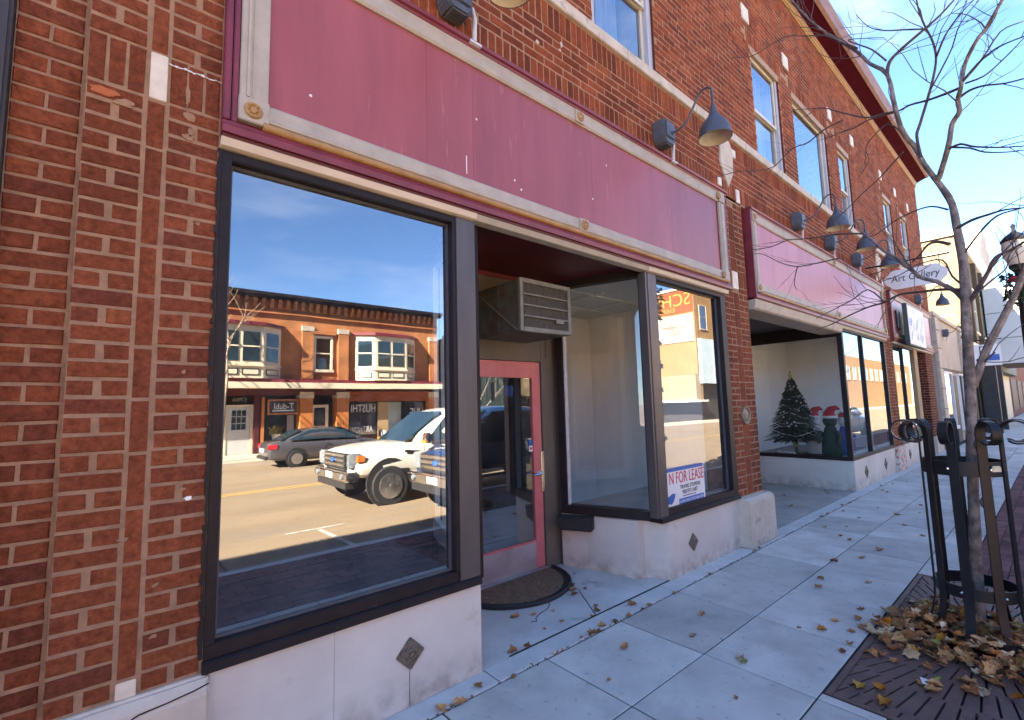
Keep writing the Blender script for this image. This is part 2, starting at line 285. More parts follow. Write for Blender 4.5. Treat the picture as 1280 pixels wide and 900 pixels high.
mat('far_ground', (.32, .30, .26), (.24, .22, .19), scale=.05, rough=1)
mat_glass('front_glass', .29, (.80, .86, .88), .02)
mat_glass('side_glass', .09, (.98, 1, 1), .005)
mat_glass('right_glass', .20, (.93, .96, .97), .008)
mat_glass('door_glass', .24, (.8, .84, .86))
mat_glass('shop_glass', .10, (.96, .98, .98), .02)
mat_glass('upper_glass', .34, (.80, .86, .90), .04)
mat_glass('far_glass', .25, (.35, .38, .40))
# ---------------------------------------------------------------- mesh helpers
class MB:
    """collects boxes, tubes, lathes and prisms and links them as one mesh"""
    def __init__(s): s.v = []; s.f = []
    def add(s, vs, fs):
        o = len(s.v); s.v += [tuple(v) for v in vs]; s.f += [tuple(i + o for i in f) for f in fs]; return s
    def box(s, x0, x1, y0, y1, z0, z1):
        return s.add([(x0, y0, z0), (x1, y0, z0), (x1, y1, z0), (x0, y1, z0), (x0, y0, z1), (x1, y0, z1), (x1, y1, z1), (x0, y1, z1)],
                     [(0, 3, 2, 1), (4, 5, 6, 7), (0, 1, 5, 4), (1, 2, 6, 5), (2, 3, 7, 6), (3, 0, 4, 7)])
    def obox(s, c, ax, ay, az):
        """box from its centre and three half-axis vectors"""
        c, ax, ay, az = map(Vector, (c, ax, ay, az))
        vs = [c + ax * i + ay * j + az * k for k in (-1, 1) for j in (-1, 1) for i in (-1, 1)]
        return s.add(vs, [(0, 2, 3, 1), (4, 5, 7, 6), (0, 1, 5, 4), (1, 3, 7, 5), (3, 2, 6, 7), (2, 0, 4, 6)])
    def bar(s, a, b, w, h, up=(0, 0, 1)):
        a, b = Vector(a), Vector(b); d = b - a; side = d.cross(Vector(up)); 
        if side.length < 1e-6: side = d.cross(Vector((1, 0, 0)))
        side.normalize(); u = side.cross(d).normalized()
        return s.obox((a + b) / 2, d / 2, side * w / 2, u * h / 2)
    def prism(s, poly, axis, a0, a1):
        """extrude a 2-D outline along an axis: axis 'x' takes (y,z), 'y' takes (x,z), 'z' takes (x,y)"""
        n = len(poly)
        def P(p, a): return {'x': (a, p[0], p[1]), 'y': (p[0], a, p[1]), 'z': (p[0], p[1], a)}[axis]
        vs = [P(p, a0) for p in poly] + [P(p, a1) for p in poly]
        fs = [tuple(range(n))[::-1], tuple(range(n, 2 * n))] + [(i, (i + 1) % n, n + (i + 1) % n, n + i) for i in range(n)]
        return s.add(vs, fs)
    def tube(s, pts, rad, n=6, caps=True):
        pts = [Vector(p) for p in pts]
        if not hasattr(rad, '__len__'): rad = [rad] * len(pts)
        ref = None; rings = []
        for i, p in enumerate(pts):
            d = (pts[min(i + 1, len(pts) - 1)] - pts[max(i - 1, 0)]).normalized()
            if ref is None:
                ref = d.cross(Vector((.3, .2, 1))); ref = ref if ref.length > 1e-3 else d.cross(Vector((1, 0, 0)))
            a = (ref - d * ref.dot(d)).normalized(); ref = a; b = d.cross(a)
            rings.append([p + (a * math.cos(2 * math.pi * k / n) + b * math.sin(2 * math.pi * k / n)) * rad[i] for k in range(n)])
        vs = [v for r in rings for v in r]; fs = []
        for i in range(len(pts) - 1):
            for k in range(n): fs.append((i * n + k, i * n + (k + 1) % n, (i + 1) * n + (k + 1) % n, (i + 1) * n + k))
        if caps: fs += [tuple(range(n))[::-1], tuple((len(pts) - 1) * n + k for k in range(n))]
        return s.add(vs, fs)
    def lathe(s, prof, n=20, c=(0, 0, 0), axis='z', squash=1.0):
        """turn a profile of (radius, height) about an axis"""
        vs = []; fs = []
        for r, h in prof:
            for k in range(n):
                a = 2 * math.pi * k / n; x, y = r * math.cos(a), r * math.sin(a) * squash
                vs.append({'z': (c[0] + x, c[1] + y, c[2] + h), 'y': (c[0] + x, c[1] + h, c[2] + y), 'x': (c[0] + h, c[1] + x, c[2] + y)}[axis])
        for i in range(len(prof) - 1):
            for k in range(n): fs.append((i * n + k, i * n + (k + 1) % n, (i + 1) * n + (k + 1) % n, (i + 1) * n + k))
        fs += [tuple(range(n))[::-1], tuple((len(prof) - 1) * n + k for k in range(n))]
        return s.add(vs, fs)
    def sphere(s, c, r, n=10, sq=(1, 1, 1)):
        m = n // 2 + 1
        vs = []; fs = []
        for i in range(m + 1):
            t = math.pi * i / m
            for k in range(n):
                a = 2 * math.pi * k / n
                vs.append((c[0] + r * sq[0] * math.sin(t) * math.cos(a), c[1] + r * sq[1] * math.sin(t) * math.sin(a), c[2] + r * sq[2] * math.cos(t)))
        for i in range(m):
            for k in range(n): fs.append((i * n + k, (i + 1) * n + k, (i + 1) * n + (k + 1) % n, i * n + (k + 1) % n))
        return s.add(vs, fs)
    def build(s, name, m, parent=None, smooth=False, bevel=0, kind=None, recalc=True):
        me = bpy.data.meshes.new(name); me.from_pydata(s.v, [], s.f)
        if recalc:
            bm = bmesh.new(); bm.from_mesh(me)
            if smooth or bevel: bmesh.ops.remove_doubles(bm, verts=bm.verts, dist=1e-5)
            bmesh.ops.recalc_face_normals(bm, faces=bm.faces)
            if bevel:
                bmesh.ops.bevel(bm, geom=[e for e in bm.edges if len(e.link_faces) == 2 and e.calc_face_angle(0) > .5], offset=bevel, segments=2, affect='EDGES', clamp_overlap=True)
            bm.to_mesh(me); bm.free()
        if smooth:
            me.polygons.foreach_set('use_smooth', [True] * len(me.polygons))
            try: me.set_sharp_from_angle(angle=R(38))
            except Exception: pass
        return link(name, me, m, parent, kind)
def link(name, me, m, parent=None, kind=None):
    o = bpy.data.objects.new(name, me); C.objects.link(o)
    if m is not None and not me.materials: me.materials.append(MATS[m] if isinstance(m, str) else m)
    if parent is not None: o.parent = parent
    if kind: o['kind'] = kind
    return o
def tag(o, label, cat, group=None):
    o['label'] = label; o['category'] = cat
    if group: o['group'] = group
    return o
def thing(name, label, cat, loc=(0, 0, 0), rz=0.0, group=None):
    o = bpy.data.objects.new(name, None); C.objects.link(o); o.location = loc; o.rotation_euler = (0, 0, rz)
    o.empty_display_size = .2
    return tag(o, label, cat, group)
def copy_tree(o, parent=None):
    c = o.copy(); C.objects.link(c)
    if parent is not None: c.parent = parent
    for ch in list(o.children): copy_tree(ch, c)
    return c
def another(o, loc, rz, label):
    c = copy_tree(o); c.location = loc; c.rotation_euler = (0, 0, rz); c['label'] = label
    return c
FACES = {'-y': ((1, 0, 0), (0, 0, 1), (0, -1, 0)), '+y': ((-1, 0, 0), (0, 0, 1), (0, 1, 0)), '-x': ((0, -1, 0), (0, 0, 1), (-1, 0, 0)), '+x': ((0, 1, 0), (0, 0, 1), (1, 0, 0))}
def text(name, s, m, parent, at, face, width, height, depth=.004, shear=0.0):
    """lettering fitted to width x height, its lower left corner (as read) at `at`, lying on a wall that faces `face`"""
    cu = bpy.data.curves.new(name, 'FONT'); cu.body = s; cu.extrude = 0; cu.resolution_u = 3; cu.shear = shear
    tmp = bpy.data.objects.new(name, cu); me = bpy.data.meshes.new_from_object(tmp)
    bpy.data.objects.remove(tmp); bpy.data.curves.remove(cu)
    xs = [v.co.x for v in me.vertices]; ys = [v.co.y for v in me.vertices]
    x0, x1, y0, y1 = min(xs), max(xs), min(ys), max(ys)
    X, Y, Z = map(Vector, FACES[face]); at = Vector(at)
    bm = bmesh.new(); bm.from_mesh(me)
    r = bmesh.ops.extrude_face_region(bm, geom=bm.faces[:])
    for e in r['geom']:
        if isinstance(e, bmesh.types.BMVert): e.co.z += 1
    for v in bm.verts:
        v.co = at + X * ((v.co.x - x0) / (x1 - x0) * width) + Y * ((v.co.y - y0) / (y1 - y0) * height) + Z * (v.co.z * depth)
    bmesh.ops.recalc_face_normals(bm, faces=bm.faces); bm.to_mesh(me); bm.free(); me.name = name
    return link(name, me, m, parent)

# bricks one by one: a shared set of slightly uneven blocks for each size, face towards -y, lower left front corner at the origin
BR = {}
def brick_mesh(w, h, d=.05, axis='-y', m='brick'):
    key = (round(w, 3), round(h, 3), axis, m)
    if key not in BR:
        BR[key] = []
        for k in range(4):
            j = lambda a=.0017: rnd.uniform(-a, a)
            c = .004
            ring0 = [(j(), 0, j()), (w + j(), 0, j()), (w + j(), 0, h + j()), (j(), 0, h + j())]
            back = [(x, d, z) for x, y, z in ring0]; mid = [(x, .0045, z) for x, y, z in ring0]
            front = [(ring0[0][0] + c, j(.001), ring0[0][2] + c), (ring0[1][0] - c, j(.001), ring0[1][2] + c), (ring0[2][0] - c, j(.001), ring0[2][2] - c), (ring0[3][0] + c, j(.001), ring0[3][2] - c)]
            vs = back + mid + front; fs = []
            for a in (0, 4):
                for i in range(4): fs.append((a + i, a + (i + 1) % 4, a + 4 + (i + 1) % 4, a + 4 + i))
            fs.append((8, 9, 10, 11))
            if axis == '-x': vs = [(y, -x, z) for x, y, z in vs]
            me = bpy.data.meshes.new('brick'); me.from_pydata(vs, [], fs)
            bm = bmesh.new(); bm.from_mesh(me); bmesh.ops.recalc_face_normals(bm, faces=bm.faces); bm.to_mesh(me); bm.free()
            me.materials.append(MATS[m]); BR[key].append(me)
    return rnd.choice(BR[key])
def brick(x, y, z, w, h, parent, m='brick'):
    o = bpy.data.objects.new('brick', brick_mesh(w, h, m=m)); C.objects.link(o)
    o.parent = parent; o.location = (x, y + rnd.uniform(-.0015, .002), z)
    return o
def brick_loose(mb, x, y, z, w, h, axis='-y'):
    """the same block added to a joined field"""
    me = brick_mesh(w, h, axis=axis)
    dy = rnd.uniform(-.002, .002)
    o = len(mb.v)
    if axis == '-y': mb.v += [(v.co.x + x, v.co.y + y + dy, v.co.z + z) for v in me.vertices]
    else: mb.v += [(v.co.x + x + dy, v.co.y + y, v.co.z + z) for v in me.vertices]
    mb.f += [tuple(i + o for i in p.vertices) for p in me.polygons]
CH = .0692; J = .0105                      # course height and joint

# ---------------------------------------------------------------- ground, street
def structure(name, mb, m, **k):
    return mb.build(name, m, None, kind='structure', **k)
g = MB(); g.box(-700, 900, -700, 700, -1.0, -.62); structure('ground', g, 'far_ground')
rd = MB(); X0, X1 = -120, 260
prof = [(-3.05, -.15), (-3.5, -.17), (-8, -.27), (-13, -.32), (-16.6, -.34), (-16.9, -.34)]
for (ya, za), (yb, zb) in zip(prof, prof[1:]):
    rd.add([(X0, ya, za), (X1, ya, za), (X1, yb, zb), (X0, yb, zb)], [(0, 1, 2, 3)])
rd.add([(X0, -3.05, -.15), (X1, -3.05, -.15), (X1, -3.05, -.62), (X0, -3.05, -.62)], [(0, 1, 2, 3)])
road = structure('road', rd, 'asphalt', recalc=False)
def roadz(y):
    for (ya, za), (yb, zb) in zip(prof, prof[1:]):
        if yb <= y <= ya: return za + (zb - za) * (ya - y) / (ya - yb)
    return -.34
mk = MB()
def mark(x0, x1, y0, y1, t=.004): mk.add([(x0, y0, roadz(y0) + t), (x1, y0, roadz(y0) + t), (x1, y1, roadz(y1) + t), (x0, y1, roadz(y1) + t)], [(0, 1, 2, 3)])
for x in [-27, -20.4, -13.8, -7.2, 2.45, 9.05, 15.6, 22.2, 28.8]:
    mark(x - .035, x + .035, -4.9, -3.2); mark(x - .45, x + .40, -5.0, -4.93); mark(x - .05, x + .05, -16.5, -14.5)
mk.build('parking_line', 'road_paint', road)
mk = MB(); mark(-60, 200, -9.9, -9.8); mark(-60, 200, -10.15, -10.05); mk.build('centre_line', 'yellow_paint', road)
jt = MB()
for x in (-9, -4.3, 1.05, 6.3, 11.5, 17):
    jt.add([(x - .012, -3.06, -.146), (x + .012, -3.06, -.146), (x + .012, -16.8, -.335), (x - .012, -16.8, -.335)], [(0, 1, 2, 3)]) if False else None
    for (ya, za), (yb, zb) in zip(prof, prof[1:]):
        jt.add([(x - .012, ya, za + .003), (x + .012, ya, za + .003), (x + .012, yb, zb + .003), (x - .012, yb, zb + .003)], [(0, 1, 2, 3)])
jt.build('road_joint', 'joint_dirt', road)
kb = MB(); kb.box(X0, X1, -3.05, -2.9, -.6, -.002); kerb = structure('kerb', kb, 'edging', bevel=.015)
fp = MB(); fp.box(X0, X1, -20.4, -16.9, -.6, -.2); structure('opposite_pavement', fp, 'far_pavement', bevel=.02)

GX0, GX1, GY0, GY1 = 2.93, 5.45, -2.38, -1.385       # hole for the tree grate
sw = MB(); sw.box(-40, GX0, -2.9, 0.02, -.5, -.0075); sw.box(GX1, 120, -2.9, 0.02, -.5, -.0075); sw.box(GX0, GX1, GY1, .02, -.5, -.0075); sw.box(GX0, GX1, -2.9, GY0, -.5, -.0075); sw.box(GX0, GX1, GY0, GY1, -.5, -.06); sidewalk = structure('sidewalk', sw, 'joint_dirt')
# slabs, one by one where they can be told apart
SLX = .745
rows = [(-.156, -.7655), (-.7745, -1.3755), (-1.3845, -1.655)]
slab_me = {}
def slab(x0, x1, y0, y1, name='paving_slab', m='concrete', parent=None, top=None, bev=.004, thick=.03):
    z = rnd.uniform(-.0025, .0015) if top is None else top
    key = (name, round(x1 - x0, 3), round(y1 - y0, 3))
    if key not in slab_me:
        b = MB(); w, d = x1 - x0, y1 - y0; c = bev
        vs = [(0, 0, -thick), (w, 0, -thick), (w, d, -thick), (0, d, -thick), (0, 0, -c * .7), (w, 0, -c * .7), (w, d, -c * .7), (0, d, -c * .7), (c, c, 0), (w - c, c, 0), (w - c, d - c, 0), (c, d - c, 0)]
        fs = [(a + i, a + (i + 1) % 4, a + 4 + (i + 1) % 4, a + 4 + i) for a in (0, 4) for i in range(4)] + [(8, 9, 10, 11)]
        me = bpy.data.meshes.new(name); me.from_pydata(vs, [], fs); me.materials.append(MATS[m]); slab_me[key] = me
    o = bpy.data.objects.new(name, slab_me[key]); C.objects.link(o); o.parent = parent or sidewalk
    o.location = (x0, y0, z); return o
for ri, (yb, ya) in enumerate([(r[1], r[0]) for r in rows]):
    for k in range(-3, 24):
        x0 = 2.105 + (k) * SLX + .005; x1 = x0 + SLX - .010
        if ri >= 2:
            if x1 > GX0 and x0 < GX1:
                if x0 < GX0 - .06: x1 = GX0 - .01
                elif x1 > GX1 + .06: x0 = GX1 + .01
                else: continue
        slab(x0, x1, yb, ya)
far = MB(); far.box(2.105 + 24 * SLX, 120, -1.655, -.155, -.02, -.001); far.build('far_slabs', 'concrete', sidewalk)
# narrow edging course along the shop fronts
ex = [-3.0, -1.6, -.4, .55, 1.745, 2.9, 3.6, 4.7, 5.9, 7.1, 8.3, 9.5, 10.7, 11.9, 13.1, 14.3, 15.5, 16.7, 18.4]
for a, b_ in zip(ex, ex[1:]): slab(a + .004, b_ - .004, -.145, .015, 'edging_stone', 'edging', top=rnd.uniform(.001, .004), bev=.004)
gm = MB()
for k in range(420):
    x = rnd.uniform(1.0, 9.0); y = -.1505 + rnd.gauss(0, .006); q = rnd.uniform(.003, .009)
    gm.add([(x - q, y - q * .6, .001), (x + q, y - q * .4, .001), (x + q * .3, y + q * .7, .001), (x, y, .001 + q * .7)], [(0, 1, 3), (1, 2, 3), (2, 0, 3)])
gm.build('grit', 'soil', sidewalk, kind='stuff')
# red pavers by the kerb
pv = MB()
for i in range(-26, 200):
    for j in range(10):
        x0 = 1.0 + i * .205 + (j % 2) * .1; y1 = -1.668 - j * .122
        if x0 + .2 > GX0 and x0 < GX1 and y1 - .117 > GY0 - .1: continue
        if 5.4 < x0 < 9.6 and j < 6: slab(x0 + .004, x0 + .199, y1 - .116, y1, 'paver', 'paver', bev=.005)
        else: pv.box(x0 + .004, x0 + .199, y1 - .116, y1, -.03, rnd.uniform(-.005, .0))
pv.build('paver', 'paver', sidewalk, kind='stuff')
# entry floors inside the two recesses
ef = MB(); ef.prism([(1.74, .02), (3.78, .02), (3.42, .98), (2.05, .98)], 'z', -.03, .004)
structure('entry_floor', ef, 'concrete_old')
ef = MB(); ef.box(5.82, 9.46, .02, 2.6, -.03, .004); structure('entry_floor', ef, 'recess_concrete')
cj = MB()
crk = [(2.36, .27), (2.40, .25), (2.43, .29), (2.52, .33), (2.60, .34), (2.66, .38), (2.70, .43), (2.78, .47)]
for a, b_ in zip(crk, crk[1:]): cj.bar((*a, .005), (*b_, .005), .006, .002)
cj.bar((2.78, .02, .005), (3.06, .44, .005), .006, .002)
cj.bar((1.95, .018, .005), (3.78, .018, .005), .012, .002)
cj.build('crack', 'joint_dirt', bpy.data.objects['entry_floor'])
# ---------------------------------------------------------------- the brick shop building
B = thing('brick_building', 'two storey red brick shop building with faded maroon sign panels and plate glass shop fronts', 'building')
def part(name, mb, m, parent=None, **k): return mb.build(name, m, parent if parent is not None else B, **k)
XE = 18.4; ZT = 7.93

# left pilaster: mortar core, stone base, bricks one by one
pc = MB(); pc.box(-.128, .330, .0032, .30, .45, 4.0); pil = part('pilaster', pc, 'mortar')
z0 = .515
def alt_row(parent, xa, xb, z, n, y=0.0, h=CH - J, m='brick', drop=None):
    w = xb - xa
    if n % 2: brick(xa, y, z, w, h, parent, m)
    else:
        hw = (w - .013 - .008) / 2
        brick(xa, y, z, hw, h, parent, m); brick(xb - hw, y, z, hw, h, parent, m)
NC = 34
for n in range(44):
    z = z0 + n * CH
    if NC <= n < NC + 3: continue
    if z < 3.56: alt_row(pil, -.128, .048, z, n); alt_row(pil, .134, .318, z, n + 1 if n > NC else n)
for base_x in (-.128, -.066, -.004): brick(base_x, 0, z0 + NC * CH, .053, 3 * CH - J, pil)
for base_x in (.134, .197, .260): brick(base_x, 0, z0 + NC * CH, .056, 3 * CH - J, pil)
for k in range(-1, 14):
    z = z0 + 1 * CH - .01 + k * 3 * CH
    if k == -1: sq = MB(); sq.box(.061, .121, -.002, .04, z0 - .012, z0 + CH - J - .01); part('corner_stone', sq, 'white_glazed', pil, bevel=.003); continue
    if abs(k - 11) < .1: sq = MB(); sq.box(.065, .124, -.003, .04, z0 + NC * CH - .008, z0 + NC * CH + 3 * CH - J); part('corner_stone', sq, 'white_glazed', pil, bevel=.003); continue
    if k < 11: brick(.062, .0, z, .058, 3 * CH - J, pil)
    else: brick(.066, .0, z + .01, .055, 3 * CH - J, pil)
st = MB(); st.prism([(-.055, .0), (-.055, .455), (-.02, .505), (.10, .505), (.10, 0)], 'x', -.128, .350); part('base_stone', st, 'limestone', pil, bevel=.01)
ck = MB()
cr_pts = [(-.12, -.057, .40), (-.02, -.057, .425), (.06, -.057, .43), (.13, -.053, .455), (.22, -.050, .462), (.30, -.046, .47), (.348, -.04, .478)]
for a, b_ in zip(cr_pts, cr_pts[1:]): ck.bar(a, b_, .004, .004)
part('crack', ck, 'joint_dirt', pil)
def smear(x, z, w, h, m, rot=0.0, name='mortar_smear', y=-.0025):
    n = 14; q = []
    for k in range(n):
        a = 2 * math.pi * k / n; rr = rnd.uniform(.55, 1.05); u, v = w * rr * math.cos(a), h * rr * math.sin(a)
        q.append((x + u * math.cos(rot) - v * math.sin(rot), z + u * math.sin(rot) + v * math.cos(rot)))
    b = MB(); b.prism(q, 'y', y, .004); part(name, b, m, pil)
for k in range(12): smear(.136 + k * .016, 3.036 + rnd.uniform(-.003, .003), rnd.uniform(.007, .016), rnd.uniform(.002, .006), 'white_paint', rnd.uniform(-.3, .3), 'paint_streak', -.004)
smear(.196, 2.92, .010, .060, 'mortar'); smear(.205, 2.83, .022, .030, 'mortar', .5); smear(.205, 2.735, .026, .016, 'mortar'); smear(.212, 2.76, .012, .022, 'mortar')
smear(-.075, 2.825, .055, .018, 'spalled', .0, 'spalled_patch'); smear(-.015, 2.80, .04, .022, 'mortar', .1, 'mortar_smear')
smear(.258, 1.205, .015, .010, 'room_pale', 0, 'paint_mark'); smear(.232, 1.245, .020, .010, 'mortar')
smear(.165, .89, .014, .006, 'mortar', .6); smear(.165, .70, .016, .008, 'mortar'); smear(.06, 1.08, .02, .008, 'mortar'); smear(.25, 2.36, .010, .008, 'mortar'); smear(.20, 2.10, .007, .006, 'mortar'); smear(.225, 1.72, .010, .010, 'mortar')
# the set-back strip left of it
sc_ = MB(); sc_.box(-.331, -.128, .0435, .40, .45, 4.2); strip = part('wall_return', sc_, 'mortar')
for n in range(48):
    z = z0 - .02 + n * CH
    if z > 3.75: break
    if n % 2: brick(-.327, .04, z, .184, CH - J, strip)
    else:
        brick(-.327, .04, z, .086, CH - J, strip); brick(-.229, .04, z, .086, CH - J, strip)
st = MB(); st.box(-.42, -.130, -.02, .3, 0, .487); part('base_stone', st, 'limestone', strip, bevel=.01)

# second, third and fourth pilasters
def pilaster(xa, sa, sb, xb, n_single, ztop=3.95, y=0.0):
    c = MB(); c.box(xa, xb, y + .0032, y + .35, .45, ztop); p = part('pilaster', c, 'mortar')
    field = MB()
    for n in range(int((ztop - .5) / CH)):
        z = z0 + n * CH
        for a, b_ in ((xa, sa - .012), (sb + .012, xb)):
            if NC <= n < NC + 3: continue
            if n_single(z, n): alt_row(p, a, b_, z, n, y)
            else:
                if n % 2: brick_loose(field, a, y, z, b_ - a, CH - J)
                else:
                    hw = (b_ - a - .02) / 2; brick_loose(field, a, y, z, hw, CH - J); brick_loose(field, b_ - hw, y, z, hw, CH - J)
    nb = max(2, int((sa - xa) / .07))
    for a, b_ in ((xa, sa - .012), (sb + .012, xb)):
        bw = (b_ - a) / nb
        for i in range(nb): brick_loose(field, a + i * bw, y, z0 + NC * CH, bw - .01, 3 * CH - J)
    k = 0; z = z0
    while z < ztop - .2:
        if k != 11 : brick_loose(field, sa, y, z, sb - sa, 3 * CH - J)
        z += 3 * CH; k += 1
    sq = MB(); sq.box(sa - .004, sb + .004, y - .004, y + .05, z0 + NC * CH - .03, z0 + (NC + 3) * CH - J - .02); part('corner_stone', sq, 'white_glazed', p, bevel=.003)
    if field.v: part('brickwork', field, 'brick', p, kind='stuff')
    return p
p2 = pilaster(5.18, 5.40, 5.535, 5.775, lambda z, n: False)
p3 = pilaster(12.42, 12.62, 12.76, 13.05, lambda z, n: False)
st = MB(); st.prism([(-.12, 0), (-.12, .47), (-.085, .505), (.20, .505), (.20, 0)], 'x', 5.13, 5.80); part('base_stone', st, 'limestone', p2, bevel=.012)
st = MB(); st.box(12.36, 13.1, -.05, .2, 0, .5); part('base_stone', st, 'peeling', p3, bevel=.01)
# medallion on the second pilaster
md = MB(); md.lathe([(.0, -.012), (.06, -.012), (.072, -.006), (.085, -.018), (.10, -.018), (.105, 0)], 24, (5.47, -.002, 1.38), 'y'); part('medallion', md, 'plaque_metal', p2, smooth=True)
# fourth: the brick return wall at the far door
c = MB(); c.box(17.0, 17.95, .0, 1.6, .0, 3.0); p4 = part('pilaster', c, 'mortar')
field = MB()
for n in range(42):
    z = .05 + n * CH
    y1 = 1.6
    if n % 2: brick_loose(field, 16.994, y1, z, .09, CH - J, '-x'); y1 -= .1
    while y1 - .09 > -.03:
        w_ = .19 if y1 - .19 > -.03 else .09
        brick_loose(field, 16.994, y1, z, w_, CH - J, '-x'); y1 -= w_ + .01
    for i in range(4): brick_loose(field, 17.0 + i * .235, -.006, z, .22, CH - J)
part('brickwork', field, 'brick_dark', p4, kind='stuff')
st = MB(); st.box(16.96, 18.0, -.05, .3, 0, .45); part('base_stone', st, 'limestone', p4, bevel=.01)

# upper wall: mortar-coloured backing with openings, bricks in front
WIN = [(.35, 1.36), (3.03, 4.02), (6.455, 7.44), (7.98, 9.64), (10.29, 11.05), (13.75, 14.58), (15.59, 16.42)]
WZ0, WZ1 = 4.82, 6.40
uw = MB(); xs = [-.42]
for a, b_ in WIN: xs += [a, b_]
xs.append(XE)
ZW = 3.92
for i in range(0, len(xs) - 1, 2): uw.box(xs[i], xs[i + 1], .0032, .4, WZ0, WZ1)
uw.box(-.42, XE, .0032, .4, ZW, WZ0); uw.box(-.42, XE, .0032, .4, WZ1, 8.4)
uw.box(-.42, XE, .41, 12, 3.0, 8.3)
wall = part('upper_wall', uw, 'mortar_upper')
near = []; field = MB()
def hits(x0, x1, z0_, z1_):
    if z1_ < WZ0 or z0_ > WZ1: return None
    for a, b_ in WIN:
        if x1 > a and x0 < b_: return (a, b_)
    return None
def put(x0, z, w, h):
    w_ = hits(x0, x0 + w, z, z + h)
    if w_:
        a, b_ = w_
        if x0 < a - .04: w = a - x0 - .002
        elif x0 + w > b_ + .04: w = x0 + w - b_ - .002; x0 = b_ + .002
        else: return
    if x0 + w > XE: w = XE - x0
    if w < .03 or x0 > XE - .02: return
    if 1.0 < x0 < 4.6 and z < 4.8 and len(near) < 92 and (.045 < w): near.append((x0, z, round(w / .01) * .01, h))
    else: brick_loose(field, x0, 0, z, max(.03, round(w / .01) * .01 if w < .195 else .2), h)
def soldier(z, xa, xb):
    x = xa
    while x < xb: put(x, z, .056, 3 * CH - J); x += .0672
def rowband(z, n_, xa=.0):
    if n_ % 6 == 5:                                      # a header course now and then
        x = xa + .05
        while x < XE: put(x, z, .098, CH - J); x += .1085
    else:
        x = xa + (n_ % 2) * .105 - .1
        while x < XE: put(x, z, .2, CH - J); x += .2105
SZ = 3.945
soldier(SZ, .33, XE)
z = SZ + 3 * CH; n = 0
while z < 4.70 - 3 * CH: rowband(z, n); z += CH; n += 1
soldier(4.70 - 3 * CH + .004, .33, XE)
z = 4.825; n = 0
while z < ZT - .01:
    if abs(z - (WZ1 + .02)) < CH / 2:
        for a, b_ in WIN:
            x = a - .1
            while x < b_ + .1: brick_loose(field, x, 0, z, .056, 3 * CH - J); x += .0672
        hold = z + 3 * CH
    if WZ1 - .02 < z < WZ1 + 3 * CH:
        x = (n % 2) * .105 - .1
        while x < XE:
            if not any(x + .2 > a - .1 and x < b_ + .1 for a, b_ in WIN): put(x, z, .2, CH - J)
            x += .2105
    else: rowband(z, n)
    z += CH; n += 1
for x0, zz, w, h in near: brick(x0, 0, zz, w, h, wall, 'brick_upper')
part('brickwork', field, 'brick_upper', wall, kind='stuff')
for px_, pz_, w_, h_ in ((2.35, 4.30, .022, .016), (2.62, 4.42, .014, .030), (2.60, 4.36, .018, .012), (1.62, 4.25, .012, .012)):
    q = [(px_ + w_ * rnd.uniform(.6, 1.1) * math.cos(k * .5236), pz_ + h_ * rnd.uniform(.6, 1.1) * math.sin(k * .5236)) for k in range(12)]
    b = MB(); b.prism(q, 'y', -.0035, .003); part('paint_mark', b, 'limestone', wall)
# stone band, corner blocks, long hexagonal ornaments
def band(x0, x1): b = MB(); b.box(x0 + .002, x1 - .002, -.028, .1, 4.705, 4.815); return part('stone_band', b, 'limestone', wall, bevel=.006)
bx = [-.42, 1.1, 2.3, 3.5, 4.75, 6.0, 7.2, 8.4, 9.7, 11, 12.3, 13.6, 14.9, 16.1, 17.2]
for a, b_ in zip(bx, bx[1:]): band(a, b_)
for x in (6.36, 7.80, 9.95, 11.38, 13.72, 15.22, 16.75, 2.92, 4.15):
    b = MB(); b.box(x - .11, x + .11, -.012, .06, 6.70, 6.92); part('corner_stone', b, 'white_glazed', wall, bevel=.004)
for x in (5.45, 12.55):
    b = MB(); b.prism([(x - .17, 4.32), (x + .0, 4.06), (x + .15, 4.27), (x + .17, 4.58), (x + .05, 4.69), (x - .15, 4.60)], 'y', -.016, .05); part('ornament', b, 'limestone', wall, bevel=.004)
    for (a, zz) in ((x - .26, 4.02), (x + .17, 4.50), (x + .2, 3.93)):
        b = MB(); b.box(a, a + .09, -.012, .05, zz, zz + (.17 if zz < 4 else .10)); part('corner_stone', b, 'white_glazed', wall, bevel=.004)
# cornice: stepped gold moulding, dark maroon soffit, gutter
def run(name, poly, m, x0=-30, x1=XE + .05): b = MB(); b.prism(poly, 'x', x0, x1); return part(name, b, m)
cn = run('cornice', [(.0, 7.90), (-.02, 7.90), (-.022, 7.93), (-.035, 7.935), (-.04, 7.99), (-.052, 7.995), (-.056, 8.02), (.05, 8.02)], 'gold_trim', -.42)
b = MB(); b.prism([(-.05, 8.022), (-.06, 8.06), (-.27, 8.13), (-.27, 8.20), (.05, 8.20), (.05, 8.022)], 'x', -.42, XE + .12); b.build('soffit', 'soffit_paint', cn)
b = MB(); b.prism([(-.272, 8.12), (-.325, 8.14), (-.335, 8.26), (-.35, 8.29), (-.35, 8.40), (-.1, 8.45), (-.1, 8.202), (-.272, 8.202)], 'x', -.42, XE + .14); b.build('gutter', 'gutter_brown', cn)
b = MB(); b.box(-.42, XE + .12, -.24, .4, 8.452, 8.62); b.build('parapet', 'beige_trim', cn)
